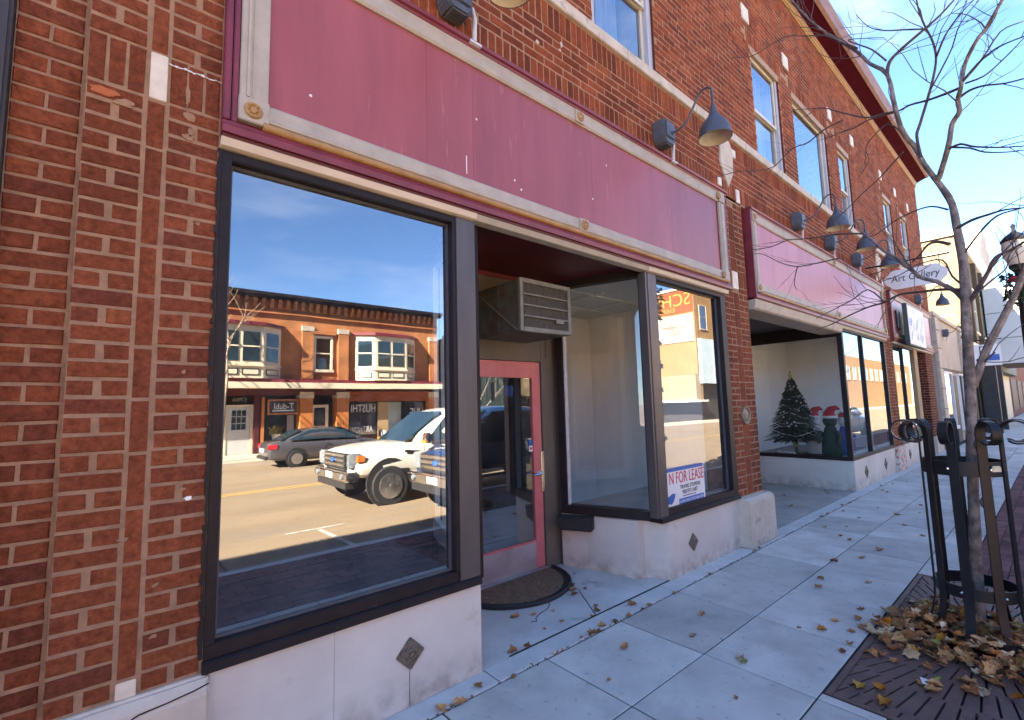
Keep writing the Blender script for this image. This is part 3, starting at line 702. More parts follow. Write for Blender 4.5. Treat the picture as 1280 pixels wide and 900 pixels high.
# upper windows
for i, (a, b_) in enumerate(WIN):
    fr = MB(); w = .075
    fr.box(a, a + w, .030, .105, WZ0, WZ1); fr.box(b_ - w, b_, .030, .105, WZ0, WZ1); fr.box(a + w, b_ - w, .030, .105, WZ1 - w, WZ1); fr.box(a + w, b_ - w, .030, .105, WZ0, WZ0 + .05)
    wnd = part('upper_window', fr, 'window_wood', None, bevel=.004)
    hd = MB(); hd.box(a, b_, .004, .029, WZ1 - .09, WZ1 - .002); hd.build('brickmould', 'gold_trim', wnd)
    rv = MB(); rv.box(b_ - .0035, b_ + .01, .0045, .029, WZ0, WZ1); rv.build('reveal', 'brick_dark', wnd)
    sash = MB(); s0, s1 = a + w, b_ - w; zm = (WZ0 + WZ1) / 2 - .05
    wide = (b_ - a) > 1.3
    for (za, zb, y) in (((WZ0 + .05, WZ1 - w, .065),) if wide else ((WZ0 + .05, zm, .075), (zm - .04, WZ1 - w, .048))):
        sash.box(s0, s0 + .045, y, y + .03, za, zb); sash.box(s1 - .045, s1, y, y + .03, za, zb)
        sash.box(s0 + .045, s1 - .045, y, y + .03, za, za + .05); sash.box(s0 + .045, s1 - .045, y, y + .03, zb - .045, zb)
        gp = MB(); gp.box(s0 + .045, s1 - .045, y + .012, y + .018, za + .05, zb - .045); gp.build('pane', 'upper_glass', wnd)
    sash.build('sash', 'window_cream', wnd, bevel=.004)
    if i in (1, 2, 4):
        cu = MB(); n_ = 26; vs = []
        for k in range(n_ + 1):
            x = s0 + (s1 - s0) * (.72 if i == 1 else 1.0) * k / n_
            vs += [(x, .24 + .02 * math.sin(k * 1.9), WZ0 + .02), (x, .24 + .015 * math.sin(k * 1.9 + .4), WZ1)]
        cu.add(vs, [(2 * k, 2 * k + 2, 2 * k + 3, 2 * k + 1) for k in range(n_)]); cu.build('curtain', 'curtain', wnd, smooth=True, recalc=False)
    rm = MB(); rm.box(a - .2, b_ + .2, .395, .405, WZ0 - .2, WZ1 + .1); rm.build('room', 'room_dark', wnd)

# sign fascias
def fascia(x0, x1, ros, seams=(), end=True):
    """x0..x1 outer edge of the maroon frame on the wall face"""
    f = MB(); f.box(x0, x1, -.020, .30, 2.795, 3.935)
    fa = part('sign_fascia', f, 'maroon')
    cuts = [x0 + .185] + [c for c in (1.37, 1.71, 2.9, 4.1, 7.6, 9.4, 11.0, 14.8, 16.4) if x0 + .4 < c < x1 - .4] + [x1 - .24]
    for ca, cb in zip(cuts, cuts[1:]):
        pn = MB(); pn.box(ca, cb - .0015, -.024 + rnd.uniform(-.0006, .0006), -.018, 2.985, 3.79); panel = pn.build('sign_panel', 'pink_panel' if x0 < 5 else 'pink_panel_pale', fa)
    def P(name, poly, m, a, b_, **k): mb = MB(); mb.prism(poly, 'x', a, b_); return mb.build(name, m, fa, **k)
    # maroon frame: stepped
    P('bottom_rail', [(-.018, 2.788), (-.055, 2.788), (-.058, 2.82), (-.05, 2.832), (-.045, 2.848), (-.018, 2.848)], 'maroon', x0, x1 - .03)
    P('shadow_bead', [(-.0185, 2.772), (-.036, 2.772), (-.038, 2.787), (-.0185, 2.787)], 'maroon_dark', x0 + .003, x1 - .033)
    P('cap', [(-.018, 3.885), (-.05, 3.885), (-.055, 3.90), (-.07, 3.905), (-.075, 3.925), (-.018, 3.94)], 'maroon', x0, x1 - .03)
    for xa, xb in ((x0, x0 + .028), (x0 + .034, x0 + .058)):
        b = MB(); b.box(xa, xb, -.052 if xa == x0 else -.044, -.019, 2.85, 3.884); b.build('side_rail', 'maroon', fa, bevel=.004)
    # beige moulding with a gold roll under the lower one
    q0, q1 = x0 + .062, x1 - .09
    P('beige_moulding', [(-.021, 2.895), (-.048, 2.895), (-.052, 2.91), (-.046, 2.925), (-.046, 2.972), (-.036, 2.985), (-.021, 2.985)], 'beige_trim', q0 + .12, q1 - .12)
    P('beige_moulding', [(-.021, 3.775), (-.036, 3.775), (-.046, 3.79), (-.046, 3.86), (-.052, 3.875), (-.048, 3.883), (-.021, 3.883)], 'beige_trim', q0 + .12, q1 - .12)
    gr_ = MB(); gr_.tube([(q0 + .10, -.044, 2.870), (q1 - .02, -.044, 2.870)], .021, 10); gr_.build('gold_roll', 'gold_trim', fa, smooth=True)
    for xa in (q0, q1 - .12):
        b = MB(); b.box(xa, xa + .12, -.046, -.021, 2.986, 3.774); o = b.build('beige_moulding', 'beige_trim', fa, bevel=.004)
        b = MB(); b.box(xa + .028, xa + .040, -.053, -.0462, 2.99, 3.77); b.box(xa + .052, xa + .058, -.050, -.0462, 2.99, 3.77); b.build('bead', 'beige_trim', fa)
        for za in (2.868, 3.776):
            b = MB(); b.box(xa - .004, xa + .124, -.057, -.021, za, za + .118); b.build('corner_block', 'beige_trim', fa, bevel=.004)
    for (x, zz) in ros:
        y = -.0575
        r = MB(); r.lathe([(.0, -.010), (.014, -.010), (.018, -.004), (.026, -.010), (.034, -.010), (.040, 0)], 20, (x, y, zz), 'y')
        for k in range(8):
            a = k * math.pi / 4; r.sphere((x + .026 * math.cos(a), y - .009, zz + .026 * math.sin(a)), .006, 6)
        r.build('rosette', 'gold_trim', fa)
        if x0 + .3 < x < x1 - .3:
            b = MB(); b.box(x - .055, x + .055, -.056, -.046, zz - .05, zz + .05); b.build('corner_block', 'beige_trim', fa, bevel=.003)
    sm = MB()
    for (x, za, zb) in seams: sm.box(x, x + .006, -.0262, -.0242, za, zb)
    if seams: sm.build('scratch', 'white_paint', panel)
    tr = MB(); tr.prism([(-.040, 2.770), (-.030, 2.735), (-.012, 2.728), (.0, 2.728), (.0, 2.770)], 'x', x0, x1 - .05)
    return fa, tr
fa1, tr = fascia(.322, 5.30, [(.44, 2.925), (2.75, 2.935), (2.75, 3.83), (5.07, 2.925), (5.07, 3.83)], [(1.652, 3.02, 3.14)])
b = MB(); b.prism([(-.040, 2.770), (-.030, 2.735), (-.012, 2.728), (.04, 2.728), (.04, 2.770)], 'x', .322, 1.722); b.build('head_trim', 'cream_trim', fa1)
b = MB(); b.prism([(-.034, 2.770), (-.016, 2.735), (.0, 2.732), (.05, 2.732), (.05, 2.770)], 'x', 1.724, 3.64); b.build('head_trim', 'beige_trim', fa1)
b = MB(); b.prism([(-.040, 2.770), (-.030, 2.735), (-.012, 2.728), (.04, 2.728), (.04, 2.770)], 'x', 3.642, 5.20); b.build('head_trim', 'cream_trim', fa1)
chips = MB()
for k in range(22):
    x = 1.0 + rnd.random() * 3.2; chips.sphere((x, -.026, 3.765 + rnd.uniform(-.02, .012)), rnd.uniform(.004, .010), 6, (1, .3, .8))
chips.build('paint_chips', 'gold_trim', fa1, kind='stuff')
dots = MB()
for (x, zz) in ((.70, 3.13), (2.06, 3.10), (1.74, 3.42), (3.1, 3.55), (2.9, 3.2), (2.12, 3.05)): dots.sphere((x, -.025, zz), .008, 6, (1, .3, 1))
dots.build('paint_spot', 'white_paint', fa1)
fa2, tr = fascia(5.90, 12.62, [(6.02, 2.925), (9.2, 2.935), (12.4, 2.925), (6.02, 3.83), (9.2, 3.83)])
b = MB(); b.prism([(-.040, 2.770), (-.02, 2.67), (.0, 2.65), (.3, 2.65), (.3, 2.770)], 'x', 5.90, 9.40); b.build('head_trim', 'beige_trim', fa2)
b = MB(); b.prism([(-.040, 2.770), (-.030, 2.735), (-.012, 2.728), (.04, 2.728), (.04, 2.770)], 'x', 9.402, 12.5); b.build('head_trim', 'beige_trim', fa2)
fa3, tr = fascia(13.12, 18.2, [(13.24, 2.925), (18.0, 2.925)])
b = MB(); b.prism([(-.040, 2.770), (-.030, 2.735), (-.012, 2.728), (.04, 2.728), (.04, 2.770)], 'x', 13.12, 18.0); b.build('head_trim', 'beige_trim', fa3)

# display windows of the first shop
def display(x0, x1, xg0, xg1, glass, name='display_window', y=0.0, sill=True):
    f = MB(); yb = y + .11
    f.box(x0, xg0, y, yb, .605, 2.728); f.box(xg1, x1, y, yb, .605, 2.728); f.box(xg0, xg1, y, yb, 2.685, 2.728)
    f.box(x0, x1, y + .005, yb, .545, .604)
    w = part(name, f, 'bronze_frame', None, bevel=.004)
    s = MB(); s.prism([(y - .022, .505), (y - .022, .540), (y - .008, .548), (yb, .5485), (yb, .505)], 'x', x0, x1); s.build('sill', 'bronze_frame', w)
    gk = MB(); gy = y + .048
    gk.box(xg0, xg0 + .012, gy, gy + .02, .605, 2.685); gk.box(xg1 - .012, xg1, gy, gy + .02, .605, 2.685); gk.box(xg0 + .012, xg1 - .012, gy, gy + .02, .605, .617); gk.box(xg0 + .012, xg1 - .012, gy, gy + .02, 2.673, 2.685)
    gk.build('glazing_bead', 'chrome' if glass == 'x' else 'lamp_grey', w)
    g_ = MB(); g_.box(xg0 + .004, xg1 - .004, y + .055, y + .061, .61, 2.68); g_.build('pane', glass, w)
    return w
d1 = display(.327, 1.722, .371, 1.556, 'front_glass')
fl = MB(); fl.box(1.580, 1.7225, -.006, -.0005, .55, 2.727); fl.build('post_cover', 'post_bronze', d1, bevel=.002)
d2 = display(3.655, 5.175, 3.80, 5.06, 'right_glass')
fl = MB(); fl.box(3.652, 3.785, -.006, -.0005, .55, 2.727); fl.build('post_cover', 'post_bronze', d2, bevel=.002)
tape = MB(); zz = .56
while zz < 2.72:
    h = rnd.uniform(.015, .05); w_ = rnd.uniform(.006, .018); tape.box(.3265 - w_, .3275, -.004 - rnd.uniform(0, .004), .004, zz, min(zz + h, 2.725)); zz += h + .0005
part('caulk', tape, 'bronze_frame', d1, kind='stuff')
# bulkheads below the glass
b = MB(); b.box(.352, 1.727, .0, .12, .0, .504); bk1 = part('bulkhead', b, 'bulkhead_stone', None, bevel=.004)
b = MB(); b.prism([(3.775, .0), (5.13, .0), (5.13, .2), (3.60, .2), (3.44, .95), (3.40, .93)], 'z', 0, .504); bk2 = part('bulkhead', b, 'bulkhead_stone')
b = MB(); b.prism([(1.7265, .0), (1.727, .13), (2.07, .95), (2.03, .97), (1.66, .13), (1.66, .121), (1.7265, .121)], 'z', 0, .503); part('bulkhead', b, 'bulkhead_stone')
def plaque(x, z, y, parent, w=.083):
    b = MB(); b.prism([(x, z + w), (x + w, z), (x, z - w), (x - w, z)], 'y', y - .012, y + .004); o = b.build('diamond_plaque', 'plaque_metal', parent, bevel=.004)
    r = MB(); r.lathe([(.0, -.012), (.009, -.012), (.011, -.004), (.019, -.004), (.022, -.012), (.029, -.012), (.032, 0)], 16, (x, y - .012, z), 'y')
    for k in range(8):
        a = k * math.pi / 4; r.sphere((x + .04 * math.cos(a), y - .013, z + .04 * math.sin(a)), .005, 6)
    r.build('relief', 'plaque_metal', o)
plaque(1.258, .267, 0, bk1); plaque(4.172, .252, 0, bk2)
for xx_ in (.86,):
    sm = MB(); sm.box(xx_, xx_ + .002, -.0012, .001, .01, .50); sm.build('seam', 'beige_trim', bk1)
sm = MB(); sm.box(1.254, 1.2565, -.0012, .001, .012, .183); sm.build('seam', 'joint_dirt', bk1)

# recess: side windows, back wall, ceiling, door
def side_window(pa, pb, glass):
    """pane from pa (front) to pb (back) in plan"""
    pa, pb = Vector((*pa, 0)), Vector((*pb, 0)); d = (pb - pa).normalized(); n = Vector((d.y, -d.x, 0)); L = (pb - pa).length
    f = MB()
    def bx(s0, s1, t, za, zb, mb=f):
        c = pa + d * ((s0 + s1) / 2); mb.obox((c.x, c.y, (za + zb) / 2), d * ((s1 - s0) / 2), n * t / 2, (0, 0, (zb - za) / 2))
    bx(.0, .055, .10, .505, 2.80); bx(L - .07, L, .10, .505, 2.80); bx(.055, L - .07, .10, .505, .585); bx(.055, L - .07, .10, 2.72, 2.80)
    w = part('side_window', f, 'bronze_frame')
    k = MB(); bx(.056, .068, .055, .585, 2.72, k); bx(L - .083, L - .071, .055, .585, 2.72, k); k.build('glazing_bead', 'conduit', w)
    g_ = MB(); bx(.062, L - .075, .006, .58, 2.725, g_); g_.build('pane', glass, w)
side_window((3.735, .075), (3.425, .93), 'side_glass')
side_window((1.745, .075), (2.055, .93), 'side_glass')
fr = MB(); pa, pb = Vector((1.745, .075, 0)), Vector((2.055, .93, 0)); d_ = (pb - pa).normalized(); n_ = Vector((-d_.y, d_.x, 0)); L_ = (pb - pa).length
for s0, s1, za, zb in ((.06, .13, .57, 2.74), (L_ - .14, L_ - .07, .57, 2.74), (.13, L_ - .14, .57, .70), (.13, L_ - .14, 2.66, 2.74)):
    c = pa + d_ * ((s0 + s1) / 2) + n_ * .075; fr.obox((c.x, c.y, (za + zb) / 2), d_ * ((s1 - s0) / 2), n_ * .02, (0, 0, (zb - za) / 2))
part('inner_frame', fr, 'white_paint')
b = MB(); b.box(3.62, 3.7, -.0, .075, .549, 2.727); part('corner_post', b, 'post_bronze')
bw = MB(); DX0, DX1, DZ = 2.295, 3.235, 1.975
bw.box(DX1, 3.46, .985, 1.06, .0, 2.83); bw.box(2.02, DX0, .985, 1.06, .0, 2.83); bw.box(DX0, DX1, .985, 1.06, DZ, 2.83)
bwall = part('entry_wall', bw, 'olive_panel', None, bevel=.004)
b = MB(); b.box(3.44, 3.475, .955, .985, .0, 2.82); b.build('jamb', 'olive_panel', bwall)
b = MB(); b.box(3.30, 3.304, .980, .985, DZ + .05, 2.35); b.build('seam', 'joint_dirt', bwall)
b = MB(); b.box(2.02, 3.46, .972, .9845, 2.745, 2.785); b.build('red_moulding', 'maroon', bwall)
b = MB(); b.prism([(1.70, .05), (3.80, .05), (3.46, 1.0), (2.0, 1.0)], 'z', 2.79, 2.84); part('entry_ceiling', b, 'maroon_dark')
dr = MB(); y0, y1 = 1.0, 1.045
dr.box(DX0, DX0 + .115, y0, y1, .03, DZ); dr.box(DX1 - .115, DX1 - .006, y0, y1, .03, DZ - .006); dr.box(DX0 + .115, DX1 - .115, y0, y1, 1.815, DZ - .006); dr.box(DX0 + .115, DX1 - .115, y0, y1, .265, .285)
door = part('door', dr, 'door_pink', None, bevel=.003)
b = MB(); b.box(DX0 + .115, DX1 - .115, y0 + .002, y1, .03, .264); b.build('kick_plate', 'kick_metal', door)
b = MB(); b.box(DX0 + .115, DX1 - .115, y0 + .018, y0 + .024, .286, 1.814); b.build('pane', 'door_glass', door)
b = MB(); b.box(DX0 - .02, DX1 + .02, .955, 1.06, .002, .028); b.build('threshold', 'kick_metal', door, bevel=.005)
h = MB(); h.box(DX1 - .03, DX1 + .012, .985, .9985, .72, 1.10); h.build('latch_plate', 'chrome', door, bevel=.003)
h = MB(); h.lathe([(.0, -.014), (.026, -.012), (.028, .0)], 16, (DX1 - .065, .998, .90), 'y'); h.tube([(DX1 - .065, .99, .90), (DX1 - .065, .945, .90)], .012, 8); h.tube([(DX1 - .065, .945, .90), (DX1 - .10, .94, .897), (DX1 - .175, .945, .89)], .010, 8)
h.lathe([(.0, -.03), (.018, -.028), (.022, .0)], 14, (DX1 - .065, .998, .90), 'y'); h.build('handle', 'chrome', door, smooth=True)
stk = MB(); stk.box(DX1 - .165, DX1 - .12, y0 + .010, y0 + .016, 1.17, 1.22); stk.build('sticker', 'sign_blue', door)
stk = MB(); stk.box(DX1 - .165, DX1 - .12, y0 + .010, y0 + .016, 1.11, 1.165); stk.build('sticker', 'white_paint', door)
stk = MB(); stk.box(DX1 - .155, DX1 - .13, y0 + .008, y0 + .0095, 1.125, 1.15); stk.build('sticker', 'sign_red', door)
stk = MB(); stk.box(2.80, 2.90, y0 + .030, y0 + .034, 1.64, 1.74); stk.build('sticker', 'sign_blue', door)
text('door_number', '1', 'ink', door, (2.63, y0 + .016, 1.60), '-y', .035, .17, .002)

# rooms behind the glass
def room(x0, x1, y0, y1, z0, z1, mw, mf, mc, back=True):
    w = MB(); w.box(x0 - .1, x0, y0, y1, z0, z1); w.box(x1, x1 + .1, y0, y1, z0, z1); w.box(x0 - .1, x1 + .1, y1, y1 + .1, z0, z1); a = part('interior_wall', w, mw)
    f = MB(); f.box(x0 - .1, x1 + .1, y0, y1 + .1, z0 - .08, z0 - .001); part('interior_floor', f, mf)
    c = MB(); c.box(x0 - .1, x1 + .1, y0, y1 + .1, z1 + .001, z1 + .08); ce = part('interior_ceiling', c, mc)
    return a, ce
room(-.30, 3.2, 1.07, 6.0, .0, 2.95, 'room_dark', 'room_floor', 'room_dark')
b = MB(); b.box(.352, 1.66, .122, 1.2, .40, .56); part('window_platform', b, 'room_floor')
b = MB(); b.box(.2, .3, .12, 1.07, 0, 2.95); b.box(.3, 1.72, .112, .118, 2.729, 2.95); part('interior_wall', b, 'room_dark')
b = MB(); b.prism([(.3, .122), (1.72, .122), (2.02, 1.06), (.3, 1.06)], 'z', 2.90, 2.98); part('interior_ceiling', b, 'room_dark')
_, ce = room(3.50, 5.60, 1.06, 5.2, .0, 2.86, 'room_pale', 'room_floor', 'ceiling_tile')
b = MB(); b.box(5.20, 5.66, .36, 1.06, 0, 2.86); b.box(3.8, 5.2, .112, .118, 2.729, 2.86); part('interior_wall', b, 'room_pale')
b = MB(); b.prism([(3.74, .122), (5.2, .122), (5.2, 1.06), (3.42, 1.06)], 'z', 2.862, 2.94); part('interior_ceiling', b, 'ceiling_tile')
b = MB()
for k in range(7): b.box(3.5, 5.59, 1.2 + k * .61, 1.222 + k * .61, 2.845, 2.8595)
for k in range(3): b.box(3.75 + k * .61, 3.772 + k * .61, 1.06, 5.2, 2.843, 2.8575)
b.build('ceiling_grid', 'white_paint', ce)
b = MB(); b.prism([(3.79, .122), (5.18, .122), (5.18, 1.0), (3.50, 1.0)], 'z', .40, .545); part('window_platform', b, 'room_floor')
b = MB(); b.box(3.9, 5.59, 2.3, 2.4, .0, 2.85); part('interior_wall', b, 'room_pale')

# second shop: deep recess, glazed corner, lit by the street
fr = MB(); xx = 9.45
fr.box(xx - .03, xx + .05, -.0, .08, .5, 2.73); fr.box(10.66, 10.71, .0, .07, .56, 2.70); fr.box(12.33, 12.42, .0, .1, .5, 2.73); fr.box(xx + .05, 12.33, .0, .08, .5, .56); fr.box(xx + .05, 12.33, .0, .08, 2.70, 2.73)
fr.box(xx - .03, xx + .03, .08, 2.6, .5, .56); fr.box(xx - .03, xx + .03, .08, 2.6, 2.60, 2.82)
sw2 = part('shop_window', fr, 'bronze_frame', None, bevel=.003)
b = MB(); b.box(xx + .05, 10.66, .035, .041, .56, 2.70); b.build('pane', 'right_glass', sw2)
b = MB(); b.box(10.71, 12.33, .035, .041, .56, 2.70); b.build('pane', 'right_glass', sw2)
b = MB(); b.box(xx - .003, xx + .003, .08, 2.6, .56, 2.60); b.build('pane', 'shop_glass', sw2)
text('window_lettering', 'PAR-NOBLE.R.', 'white_paint', sw2, (xx - .008, 1.17, .57), '-x', .30, .04, .002)
b = MB(); b.box(xx - .02, 12.42, -.0, .1, .0, .499); b.box(xx - .02, xx + .1, .1, 2.6, .0, .4985); bk3 = part('bulkhead', b, 'bulkhead_stone', None, bevel=.004)
plaque(10.12, .255, 0, bk3, .11); plaque(11.5, .255, 0, bk3, .11)
b = MB(); b.box(5.78, 9.5, .05, 2.7, 2.82, 2.86); part('entry_ceiling', b, 'store_dark')
b = MB(); b.box(5.78, 9.42, 2.6, 2.7, .0, 2.82); part('entry_wall', b, 'room_pale')
b = MB(); b.box(5.7, 5.78, .35, 2.7, .0, 2.82); part('entry_wall', b, 'olive_panel')
_, ce = room(9.50, 12.9, 2.7, 2.75, .0, 2.9, 'room_pale', 'room_floor', 'ceiling_tile')
b = MB(); b.box(12.6, 12.7, .1, 2.7, .0, 2.9); part('interior_wall', b, 'room_pale')
b = MB(); b.box(9.5, 12.7, .1, 2.7, 2.9, 2.95); part('interior_ceiling', b, 'ceiling_tile')
b = MB(); b.box(9.49, 12.6, .105, 2.7, .40, .46); part('window_platform', b, 'room_floor')
b = MB(); b.box(9.48, 12.6, 1.95, 2.0, .46, 2.9); part('interior_wall', b, 'room_pale')
# third shop
fr = MB(); fr.box(13.06, 13.12, .0, .1, .5, 2.73); fr.box(14.08, 14.14, .0, .08, .5, 2.73); fr.box(15.35, 15.75, .0, .12, .0, 2.73); fr.box(13.12, 15.35, .0, .08, .5, .56); fr.box(13.12, 15.35, .0, .08, 2.69, 2.73)
sw3 = part('shop_window', fr, 'bronze_frame', None, bevel=.003)
b = MB(); b.box(13.12, 14.08, .035, .041, .56, 2.69); b.build('pane', 'right_glass', sw3)
b = MB(); b.box(14.14, 15.35, .035, .041, .56, 2.69); b.build('pane', 'right_glass', sw3)
b = MB(); b.box(14.3, 15.2, .06, .064, 2.3, 2.6); b.build('window_poster', 'sign_blue', sw3)
b = MB(); b.box(15.34, 15.76, -.01, .13, .0, 2.735); b.build('timber_post', 'buff_siding', sw3)
b = MB(); b.box(13.0, 15.33, -.0, .1, .0, .499); bk4 = part('bulkhead', b, 'bulkhead_stone'); plaque(13.75, .255, 0, bk4, .11)
b = MB(); b.box(13.0, 17.0, 2.4, 2.5, .0, 2.9); b.box(13.0, 13.05, .1, 2.4, 0, 2.9); part('interior_wall', b, 'room_pale')
b = MB(); b.box(13.0, 17.0, .05, 2.5, 2.75, 2.80); part('interior_ceiling', b, 'store_dark')
b = MB(); b.box(13.05, 17.0, .1, 2.4, -.02, .004); part('interior_floor', b, 'concrete_old')
# ---------------------------------------------------------------- things on and by the shop front
# gooseneck lamps above the signs (origin on the wall at the box centre)
def make_lamp(label, loc):
    t = thing('gooseneck_lamp', label, 'wall lamp', loc, 0, 'gooseneck lamps above the sign panels')
    b = MB(); b.prism([(-.10, .12), (.10, .12), (.10, -.07), (.06, -.12), (-.06, -.12), (-.10, -.07)], 'y', -.13, .0); b.build('junction_box', 'box_grey', t, bevel=.012)
    b = MB(); b.box(-.075, .075, -.142, -.13, -.06, .10); b.build('cover', 'box_grey', t, bevel=.005)
    b = MB(); b.tube([(.09, -.09, -.0), (.125, -.085, -.01), (.15, -.075, -.05), (.155, -.065, -.12), (.155, -.06, -.215)], .014, 8); b.box(.11, .20, -.08, -.02, -.23, -.215); b.build('conduit', 'conduit', t, smooth=True)
    b = MB(); b.tube([(.03, -.13, .0), (.04, -.20, .01), (.05, -.28, .05), (.055, -.34, .15), (.06, -.39, .24), (.06, -.44, .285), (.06, -.49, .285), (.06, -.525, .25), (.06, -.53, .18), (.06, -.53, .06)], .0105, 10)
    b.lathe([(.0, -.02), (.022, -.02), (.022, .0), (.0, .0)], 10, (.03, -.128, .0), 'y'); b.build('arm', 'lamp_grey', t, smooth=True)
    c = (.06, -.53, 0)
    b = MB(); b.lathe([(.001, .085), (.022, .085), (.026, .06), (.034, .02), (.052, -.02), (.085, -.06), (.115, -.10), (.132, -.155), (.140, -.215), (.144, -.225)], 28, c)
    o = b.build('shade', 'lamp_grey', t, smooth=True)
    b = MB()
    pr = [(.138, -.224), (.126, -.155), (.108, -.105), (.07, -.065), (.03, -.03), (.001, -.02)]
    n = 28; vs = [(c[0] + r * math.cos(2 * math.pi * k / n), c[1] + r * math.sin(2 * math.pi * k / n), h) for r, h in pr for k in range(n)]
    b.add(vs, [(i * n + k, (i + 1) * n + k, (i + 1) * n + (k + 1) % n, i * n + (k + 1) % n) for i in range(len(pr) - 1) for k in range(n)]); b.build('shade_lining', 'lamp_inside', o, smooth=True)
    # cut the closed mouth of the shade away
    bm = bmesh.new(); bm.from_mesh(o.data)
    cap = [f for f in bm.faces if len(f.verts) > 8 and f.calc_center_median().z < -.1]
    bmesh.ops.delete(bm, geom=cap, context='FACES_ONLY'); bm.to_mesh(o.data); bm.free()
    b = MB(); b.sphere((c[0], c[1], -.10), .035, 10, (1, 1, 1.3)); b.build('bulb', 'white_paint', t, smooth=True)
    return t
lamp = make_lamp('grey gooseneck lamp above the right part of the nearest maroon sign panel', (3.98, 0, 4.13))
for x, lb in ((1.555, 'grey gooseneck lamp cut by the top edge, over the left part of the nearest sign'),
              (7.55, 'first grey gooseneck lamp over the second, paler sign panel'), (9.05, 'middle grey gooseneck lamp over the second sign panel'),
              (10.62, 'last grey gooseneck lamp over the second sign panel, beside the hanging white plaque'), (16.4, 'grey gooseneck lamp above the lit white box sign on the third shop')):
    another(lamp, (x, 0, 4.13), 0, lb)

# air conditioner over the door
ac = thing('air_conditioner', 'old dented grey air conditioner hanging over the pink door on a strap', 'air conditioner', (2.75, .985, 2.32))
x0, x1, yf, yb_, za, zb = -.29, .30, -.59, .10, -.17, .255
b = MB(); b.box(x0, x1, yf + .03, yb_, za, zb); b.build('case', 'ac_metal', ac, bevel=.008)
b = MB(); w = .032
b.box(x0 - .004, x0 + w, yf, yf + .029, za - .004, zb + .004); b.box(x1 - w, x1 + .004, yf, yf + .029, za - .004, zb + .004); b.box(x0 + w, x1 - w, yf, yf + .029, zb - w, zb + .004); b.box(x0 + w, x1 - w, yf, yf + .029, za - .004, za + w)
b.build('front_frame', 'ac_frame', ac, bevel=.003)
b = MB(); b.box(x0 + w, x1 - w, yf + .02, yf + .028, za + w, zb - w); b.build('grille', 'ac_grille', ac)
for k in range(3):
    b = MB(); zz = za + w + (k + 1) * (zb - za - 2 * w) / 4; b.box(x0 + w, x1 - w, yf + .002, yf + .019, zz - .006, zz + .006); b.build('slat', 'ac_frame', ac, bevel=.002)
b = MB(); b.box(x1 - .19, x1 - .10, yf - .008, yf + .0015, -.082, -.050); b.build('latch', 'ac_frame', ac, bevel=.003)
b = MB(); b.bar((x0 - .008, yf + .05, za + .01), (x0 - .008, yb_ - .11, zb - .02), .004, .022, (1, 0, 0)); b.build('strap', 'ac_frame', ac)
b = MB(); b.box(x0 - .006, x0 + .001, yf + .28, yf + .295, za, zb); b.build('seam', 'ac_metal', ac)

# black box under the side window
mb_ = thing('mail_box', 'small black box fixed beside the pink door at the end of the window sill', 'letter box', (3.395, .735, .435))
b = MB(); b.prism([(-.06, -.062), (.055, -.062), (.06, .03), (.03, .062), (-.06, .062)], 'x', -.16, .16); o = b.build('box', 'rubber', mb_, bevel=.012)
b = MB(); b.prism([(-.064, .01), (-.066, .055), (.0, .069), (.035, .066), (.032, .0625), (-.058, .0625), (-.0605, .01)], 'x', -.165, .165); b.build('lid', 'rubber', mb_, bevel=.002)
mb_.rotation_euler = (0, 0, R(-62))

# half round door mat
mt = thing('door_mat', 'half round brown door mat with a black rubber rim littered with leaves', 'door mat', (2.72, .945, .006))
n = 26; arc = [(.56 * math.cos(math.pi + math.pi * k / n), .53 * math.sin(math.pi + math.pi * k / n)) for k in range(n + 1)]
b = MB(); b.prism(arc, 'z', 0, .016); b.build('rim', 'rubber', mt)
b = MB(); b.tube([(x * .985, y * .985, .018) for x, y in arc], .016, 6); b.build('bead', 'rubber', mt)
b = MB(); b.prism([(x * .87, y * .86 - .012) for x, y in arc], 'z', .0165, .024); b.build('carpet', 'mat_carpet', mt)

# FOR LEASE sign inside the right hand pane
ls = thing('lease_sign', 'white and blue FOR LEASE poster in the lower corner of the right shop window', 'sign', (4.20, .043, .56))
sx0, sx1, sz0, sz1 = -.36, .335, -.005, .375
b = MB(); b.box(sx0, sx1, 0, .008, sz0, sz1); b.build('board', 'white_paint', ls)
b = MB(); b.box(sx0 + .001, sx1 - .02, -.0024, -.0004, sz1 - .026, sz1 + .004); b.build('top_strip', 'sign_blue', ls)
yy = -.001
text('heading', 'N FOR LEASE', 'sign_red', ls, (sx0 + .06, yy, .235), '-y', .62, .105, .0016)
text('name_line', 'TRAVIS STEVENS', 'ink', ls, (sx0 + .235, yy, .178), '-y', .37, .036, .0016)
text('phone_line', '920.973.1687', 'ink', ls, (sx0 + .27, yy, .130), '-y', .28, .036, .0016)
text('web_line', 'travisstevens.com', 'ink', ls, (sx0 + .28, yy, .106), '-y', .24, .014, .0014)
b = MB(); b.box(sx0 + .21, sx1 - .03, -.0022, -.0004, .006, .092); b.build('blue_panel', 'sign_blue', ls)
text('panel_line', 'ALPHA MART STEVE REALTOR', 'white_paint', ls, (sx0 + .22, -.0024, .052), '-y', .43, .026, .0012)
text('panel_phone', '920-688-0229', 'white_paint', ls, (sx0 + .31, -.0024, .016), '-y', .24, .026, .0012)
b = MB(); b.prism([(sx0 + .02, .13), (sx0 + .10, .155), (sx0 + .15, .145), (sx0 + .12, .09), (sx0 + .08, .06), (sx0 + .02, .07)], 'y', -.0022, -.0004); b.build('map_shape', 'sign_blue', ls)

